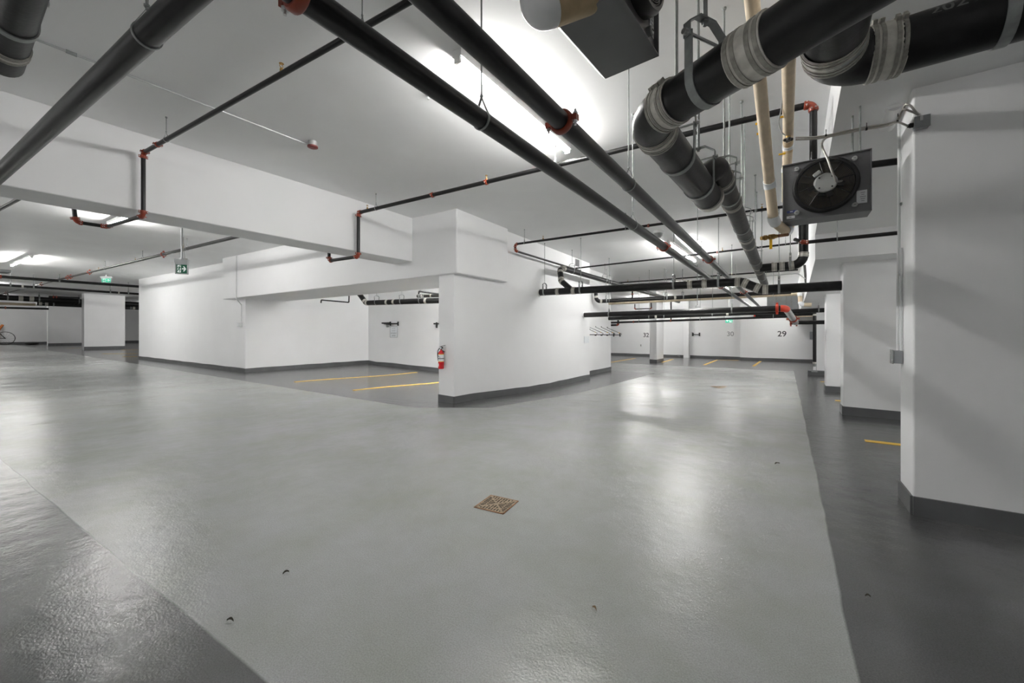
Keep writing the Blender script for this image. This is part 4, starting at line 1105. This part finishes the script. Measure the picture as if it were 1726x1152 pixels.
par, a, b = bracket('black wall bracket mostly hidden by the end of the middle wall', (733, 742), yw, 546)
obj('plate', MB().box((K(737, 549, y=yw).x, yw - .03, a.z - .05), (.06, .03, .2)), FANBLK, par)

sg0 = K(657.5, 550.5, y=yw); sg1 = K(670.5, 569.5, y=yw)
sg = thing('wall_sign', 'tall white notice sign with four dark lines on the stall bay wall', 'sign', (sg0.x, yw, sg1.z))
cx_ = (sg0.x + sg1.x) / 2; w_ = sg1.x - sg0.x; h_ = sg0.z - sg1.z; czs = (sg0.z + sg1.z) / 2
obj('plate', MB().box((cx_, yw - .006, czs), (w_, .012, h_)), SIGNW, sg, .004)
bd = MB()
for k in (-1, 1):
    bd.box((cx_ + k * w_ * .47, yw - .014, czs), (.012, .004, h_ * .95)); bd.box((cx_, yw - .014, czs + k * h_ * .475), (w_ * .95, .004, .012))
obj('border', bd, INKLT, sg)
for k, (ww, hh) in enumerate(((.5, .10), (.5, .09), (.72, .085), (.5, .10))):
    lt = MB(); n_ = int(ww * 9)
    for i in range(n_):
        x_ = cx_ + (i - (n_ - 1) / 2) * w_ * ww / n_
        lt.box((x_ - .007, yw - .014, czs + h_ * (.33 - .215 * k)), (.008, .004, h_ * hh)).box((x_ + .006, yw - .014, czs + h_ * (.33 - .215 * k + (.03 if i % 2 else -.03))), (.016, .004, h_ * .02))
    obj('lettering', lt, INK if k in (2, 3) else INKLT, sg)

# ================================================================ far wall: numbers, racks, box
def number(s, px, py, yw_, label, m, size):
    p = K(px, py, y=yw_)
    return tag(obj('stall_number', text_mesh(s, size, (p.x, yw_ - .004, p.z), (1, 0, 0), (0, 0, 1), 0), m), label, 'number', 'stencilled stall numbers')
number('29', 1318, 563.5, 25.3, 'bold dark stencilled number 29 on the far wall', INK, .40)
number('30', 1231, 563.5, 25.9, 'faint stencilled number 30 on the far wall', INKLT, .36)
number('31', 1164, 564, 25.9, 'faint stencilled number 31 beside the black wall bracket', INKLT, .36)
number('32', 1089, 565.5, 25.9, 'dark stencilled number 32 left of the slim column', INK, .38)
number('33', 653, 550, yw, 'small dark number partly hidden behind the black wall bracket', INK, .16)
par = thing('bike_rack', 'black wall bracket beside the number 31 on the far wall', 'bicycle rack', K(1174, 564, y=25.85))
for x_ in (1168, 1179):
    q = K(x_, 564, y=25.85); obj('plate', MB().box((q.x, 25.86, q.z), (.07, .06, .20)), FANBLK, par)
qa = K(1168, 564, y=25.8); qb = K(1179, 564.5, y=25.8)
obj('rail', MB().tube([qa, qb], .022, 8), FANBLK, par)
q = K(1142.5, 598.5, y=25.86)
tag(obj('wall_hook', MB().tube([q, q + Vector((.03, -.05, -.06)), q + Vector((.14, -.06, -.08))], .02, 8), BOXGREY), 'tiny grey bracket low on the far wall below number 31', 'wall bracket')
q = K(1080, 581, y=25.86)
tag(obj('wall_hook', MB().tube([q, q + Vector((.02, -.03, -.12))], .02, 8), INK), 'tiny dark mark-like peg below number 32', 'wall bracket')

# fan of bicycle rack arms beyond the end of the middle wall
yr = 11.7
q0 = K(990, 564.5, y=yr); q1 = K(1046, 565, y=yr)
rk = thing('bike_rack', 'row of slanting bicycle rack arms at the end of the middle wall', 'bicycle rack', q0)
obj('rail', MB().tube([q0, q1], .012, 8), FANBLK, rk)
for x_ in (1034.5, 1045):
    q = K(x_, 565, y=yr); obj('plate', MB().box(q, (.035, .03, .10)), FANBLK, rk)
for k, (xa, ya, xb_, yb_) in enumerate(((994, 552.2, 1014, 561), (1004, 551.8, 1025, 561.2), (1013.5, 552, 1034, 561.5), (1023.5, 553, 1045, 562), (994, 556, 1004, 560.5))):
    a = K(xa, ya, y=yr - .05); b = K(xb_, yb_, y=yr - .05)
    ar = obj('arm', MB().tube([a, b, b + Vector((.045, 0, -.015)), b + Vector((.05, 0, -.045)), b + Vector((.015, 0, -.055))], .0065, 8), FANBLK, rk)
    obj('grip', MB().tube([a.lerp(b, .90), a.lerp(b, .97)], .011, 8), VYEL, ar)
    if k: obj('arm_tip', MB().tube([a, a + Vector((.0, 0, .03))], .011, 8), FANBLK, ar)
for x_ in (1004, 1014, 1023.5):
    q = K(x_, 565.5, y=yr); obj('clamp', MB().box(q, (.045, .04, .035)), RUBBER, rk)

# faint notice on the middle wall end
q = K(989, 573, x=-4.975)
tag(obj('wall_sign', MB().box((-4.98, q.y, q.z), (.01, .34, .20)), SIGNW), 'pale faded notice near the far end of the middle wall', 'sign')

# ventilation duct above the far right stalls
q = [K(1293, 512, y=18.6), K(1346, 500, y=18.6), K(1346, 521, y=18.6)]
dc = thing('air_duct', 'grey sheet metal duct above the far right stall', 'duct', q[0])
x0, x1, z0, z1 = q[0].x, q[1].x, q[2].z, q[1].z + .25
obj('casing', MB().bx(x0, x1, 18.6, 20.2, z0, z1), DUCT, dc, .01)
rb = MB()
for k in (.02, .30, .62, .78, .98): rb.box((x0 + (x1 - x0) * k, 18.58, (z0 + z1) / 2), (.05, .04, z1 - z0 + .04))
obj('flange', rb, ZINC, dc)
pipe_run('insulated_pipe', 'tan insulated pipe dropping with a white elbow right of the duct', 'pipe', [K(1337, 496.5, y=17.5), K(1348, 496, y=12.9), K(1349.5, 514, y=12.85), K(1368, 514, y=12.85)], .10, BEIGE, bend=.08, style='plain', elbow_mat=PVC, elbow_cuff=False, n=16)
pipe_run('sprinkler_pipe', 'thin dark conduit dropping from the soffit beside the duct', 'sprinkler pipe', [K(1356, 447, y=11.2), K(1358.5, 478, y=11.2)], .05, m=GREYPIPE)
pipe_run('conduit', 'thin grey conduit curving under the slab left of the black pipe bend', 'conduit', [K(1262, 468, y=10), K(1345, 461, y=10), K(1357, 470, y=10.1)], .02, m=CONDUIT, bend=.12, style='plain', elbow_mat=CONDUIT, elbow_cuff=False)
q = K(1175.5, 517, y=13.3); zt_ = cz(q.x, q.y)
pl_ = thing('sensor', 'small pale sensor hanging on a rod above the low thick main', 'sensor', (q.x, q.y, zt_))
obj('rod', MB().tube([(q.x, q.y, zt_), q], .012, 8), ZINC, pl_); obj('head', MB().lathe(q + Vector((0, 0, .04)), (0, 0, -1), [(0, .03), (.03, .07), (.09, .07), (.10, .03)], 14), EXH, pl_)

# ================================================================ left aisle pipes and things
def lrun(name, label, a, b, xw, D, m=BLACK, **kw):
    return pipe_run(name, label, 'pipe', [K(*a, x=xw), K(*b, x=xw)], D, m, n=14, **kw)
xl = -27.0
rL1 = lrun('fire_main', 'upper long black pipe across the left aisle', (-30, 464.5), (250, 484.5), xl, .125, couplings=[(1, 467)], bolts=False)
hangers(rL1, .125, [(100, 474)], 'loop', 'the upper left aisle pipe', 'left', w=.05, rod=.012)
rL2 = lrun('drain_pipe', 'lower long black pipe across the left aisle', (-30, 478.5), (250, 497), xl - 1.5, .11, m=IRON, style='hubless', couplings=[(38, 484), (200, 494)], clamps=False)
hangers(rL2, .11, [(18, 482), (57, 485), (186, 493), (216, 495)], 'loop', 'the lower left aisle pipe', 'left', w=.05, rod=.012)
rL3 = lrun('drain_pipe', 'thick black drain at the far end of the left aisle', (-30, 500), (260, 515), -46, .40, m=IRON, style='hubless', couplings=[(35, 502), (53, 503)], clamps=False)
hangers(rL3, .40, [(13, 501), (66, 504), (133, 507)], 'loop', 'the thick far left drain', 'left', w=.08, rod=.015)
rL4 = lrun('drain_pipe', 'second black drain just under the thick far left one', (62, 512), (260, 521), -47, .30, m=IRON, style='hubless', couplings=[(68, 512.5), (78, 513), (225, 520)], clamps=False)
hangers(rL4, .30, [(90, 513), (220, 519)], 'loop', 'the second far left drain', 'left', w=.08, rod=.015)
lrun('insulated_pipe', 'tan insulated pipe at the far end of the left aisle', (-30, 511), (60, 514), -48.5, .20, m=BEIGE)
lrun('sprinkler_pipe', 'thin black pipe running along the far left end wall', (-30, 518), (82, 521), -52, .16, couplings=[(9, 518.5)], bolts=False)
lrun('fire_main', 'short black pipe with two red fittings left of the broad column', (82, 500.5), (134, 502.5), -41.8, .13, couplings=[(90, 500.8), (95, 501)], bolts=False)
cL = [KC(-20, 502, .26), KC(118, 467, .26), KC(388, 402, .26), KC(470, 382, .26)]
rL5 = pipe_run('sprinkler_pipe', 'long thin sprinkler pipe slanting over the left aisle', 'sprinkler pipe', cL, .075, bend=.3, style='plain', elbow_mat=BLACK, elbow_cuff=False, heads=[(166, 455), (228, 440), (309, 421)])
for c in ((276, 429), (151, 459), (119, 467), (114, 468), (70, 479), (10, 495)):
    p, u = nearest(cL, *c); grooved_coupling(rL5, p, u, .10, (0, 0, 1), False)
hangers(rL5, .075, [(315, 419), (240, 437), (177, 453), (60, 483)], 'loop', 'the slanting left aisle sprinkler pipe', 'near end', w=.02, rod=.005)
cK = [KC(-8, 357, .24), KC(40, 331, .24)]
pipe_run('sprinkler_pipe', 'short piece of sprinkler pipe under the beam at the left edge', 'sprinkler pipe', cK, .055)

# bicycle leaning at the end wall
bx = -64.5
wc = K(8.5, 569.5, x=bx); wr = .66
bk = thing('bicycle', 'dark bicycle cut off by the left edge at the far end wall', 'bicycle', (wc.x, wc.y, fz(wc.x, wc.y)))
gz = wc.z
def wheel(c, name):
    w_ = obj(name, MB().loop(c, (1, 0, 0), [(-.03, wr - .05), (-.03, wr), (.03, wr), (.03, wr - .05)], 40), RUBBER, bk)
    sp = MB()
    for k in range(14):
        a = 2 * math.pi * k / 14; sp.tube([c, c + Vector((0, math.cos(a) * (wr - .04), math.sin(a) * (wr - .04)))], .006, 5)
    obj('spokes', sp, BOXGREY, w_); obj('hub', MB().lathe(c - Vector((.06, 0, 0)), (1, 0, 0), [(0, .05), (.12, .05)], 12), FANBLK, w_)
rwc = Vector((bx, wc.y, wr + .01)); fwc = rwc + Vector((0, -2.1, 0))
wheel(rwc, 'wheel'); wheel(fwc, 'wheel')
bbk = rwc + Vector((0, -.85, -.02)); st_ = rwc + Vector((0, -.65, .95)); hd = fwc + Vector((0, .30, 1.0))
fr = MB()
for a, b in ((rwc, bbk), (rwc, st_), (bbk, st_), (bbk, hd), (st_, hd), (hd, fwc)): fr.tube([a, b], .035, 8)
obj('frame', fr, FANBLK, bk)
obj('saddle', MB().ball(st_ + Vector((0, .05, .22)), .2, 12, (.5, 1, .35)).tube([st_, st_ + Vector((0, 0, .2))], .03, 8), RUBBER, bk)
obj('handlebar', MB().tube([hd, hd + Vector((0, 0, .2)), hd + Vector((.4, .1, .25))], .03, 8).tube([hd + Vector((0, 0, .2)), hd + Vector((-.4, .1, .25))], .03, 8), FANBLK, bk)
obj('crank', MB().lathe(bbk - Vector((.08, 0, 0)), (1, 0, 0), [(0, .16), (.03, .16)], 18).tube([bbk, bbk + Vector((.1, .2, -.2))], .025, 6).box(bbk + Vector((.15, .2, -.2)), (.2, .16, .05)), FANBLK, bk)
qa = K(-6, 562, x=-65.3); qb = K(4.5, 548, x=-65.6)
tag(obj('wooden_pole', MB().tube([(qa.x + .9, qa.y - .2, fz(0, 0)), qa, qb], .10, 10), ORANGE), 'orange wooden pole leaning at the far left end wall', 'pole')
q = KF(28.5, 579.5)
tag(obj('tennis_ball', MB().ball((q.x + 4, q.y, .22), .22, 14), LIME), 'lime ball on the floor by the end wall right of the bicycle', 'ball')
q = KF(47, 580.5)
tag(obj('floor_mat', MB().ball((q.x + 3, q.y, .12), .5, 14, (.6, 1, .25)), RUBBER), 'small black bundle on the floor between bicycle and white column', 'bundle')

def leaf(px, py, L, rot, label, m):
    p = KF(px, py); X = Vector((math.cos(rot), math.sin(rot), 0)); Y = Vector((-X.y, X.x, 0)); Z = Vector((0, 0, 1))
    mb = MB(); n = 7; vs = []
    for i in range(n):
        t_ = i / (n - 1); w_ = L * .22 * math.sin(math.pi * min(1, .06 + .9 * t_)) * (1 - .3 * t_)
        for k in (-1, 0, 1): vs.append(p + X * L * (t_ - .5) + Y * k * w_ + Z * (.003 + (.006 if k else 0) + .008 * math.sin(t_ * 3)))
    top = [v + Z * .0015 for v in vs]
    fs = [(i * 3 + k, i * 3 + k + 1, (i + 1) * 3 + k + 1, (i + 1) * 3 + k) for i in range(n - 1) for k in (0, 1)]
    mb.add(vs + top, [f[::-1] for f in fs] + [tuple(q + n * 3 for q in f) for f in fs])
    return tag(obj('dead_leaf', mb, m), label, 'leaf', 'scraps on the pale aisle')
LEAFB = mat('dry_leaf_brown', (0.16, 0.10, 0.05), 0.8); LEAFD = mat('damp_leaf_dark', (0.05, 0.045, 0.03), 0.7)
leaf(388, 1049, .035, .4, 'dark damp leaf scrap on the pale floor, lower left', LEAFD)
leaf(482, 968, .030, 1.3, 'dark leaf scrap on the pale floor above the lower left one', LEAFD)
leaf(1002, 1029, .030, -.5, 'brown leaf scrap on the pale floor, right of and below the big drain', LEAFB)
leaf(1310, 783, .06, .9, 'dark crumb on the pale floor near its right edge', LEAFD)
leaf(1463, 1008, .022, .2, 'dark scrap on the charcoal floor at the lower right', LEAFD)

# ================================================================ camera, air, exposure
cam = bpy.data.objects.new('camera', bpy.data.cameras.new('camera')); COL.objects.link(cam)
cam.location = (0, 0, EYE); cam.rotation_euler = (R(90), 0, TH)
cam.data.sensor_width = 36; cam.data.lens = FPX / 1726 * 36
cam.data.shift_y = -(576 - HYP) / 1726
cam.data.clip_start = .02
sc.camera = cam
w = bpy.data.worlds.new('world'); sc.world = w; w.use_nodes = True
w.node_tree.nodes['Background'].inputs[0].default_value = (.8, .82, .85, 1)
w.node_tree.nodes['Background'].inputs[1].default_value = 0.0
sc.view_settings.view_transform = 'Standard'; sc.view_settings.look = 'None'
sc.view_settings.gamma = 1; sc.view_settings.use_curve_mapping = False
sc.view_settings.exposure = 2.86
sc.cycles.use_denoising = True
sc.cycles.max_bounces = 14; sc.cycles.diffuse_bounces = 9; sc.cycles.glossy_bounces = 4
sc.cycles.sample_clamp_indirect = 6
for o in bpy.data.objects:
    for k in ('_o', '_pts'):
        if k in o: del o[k]
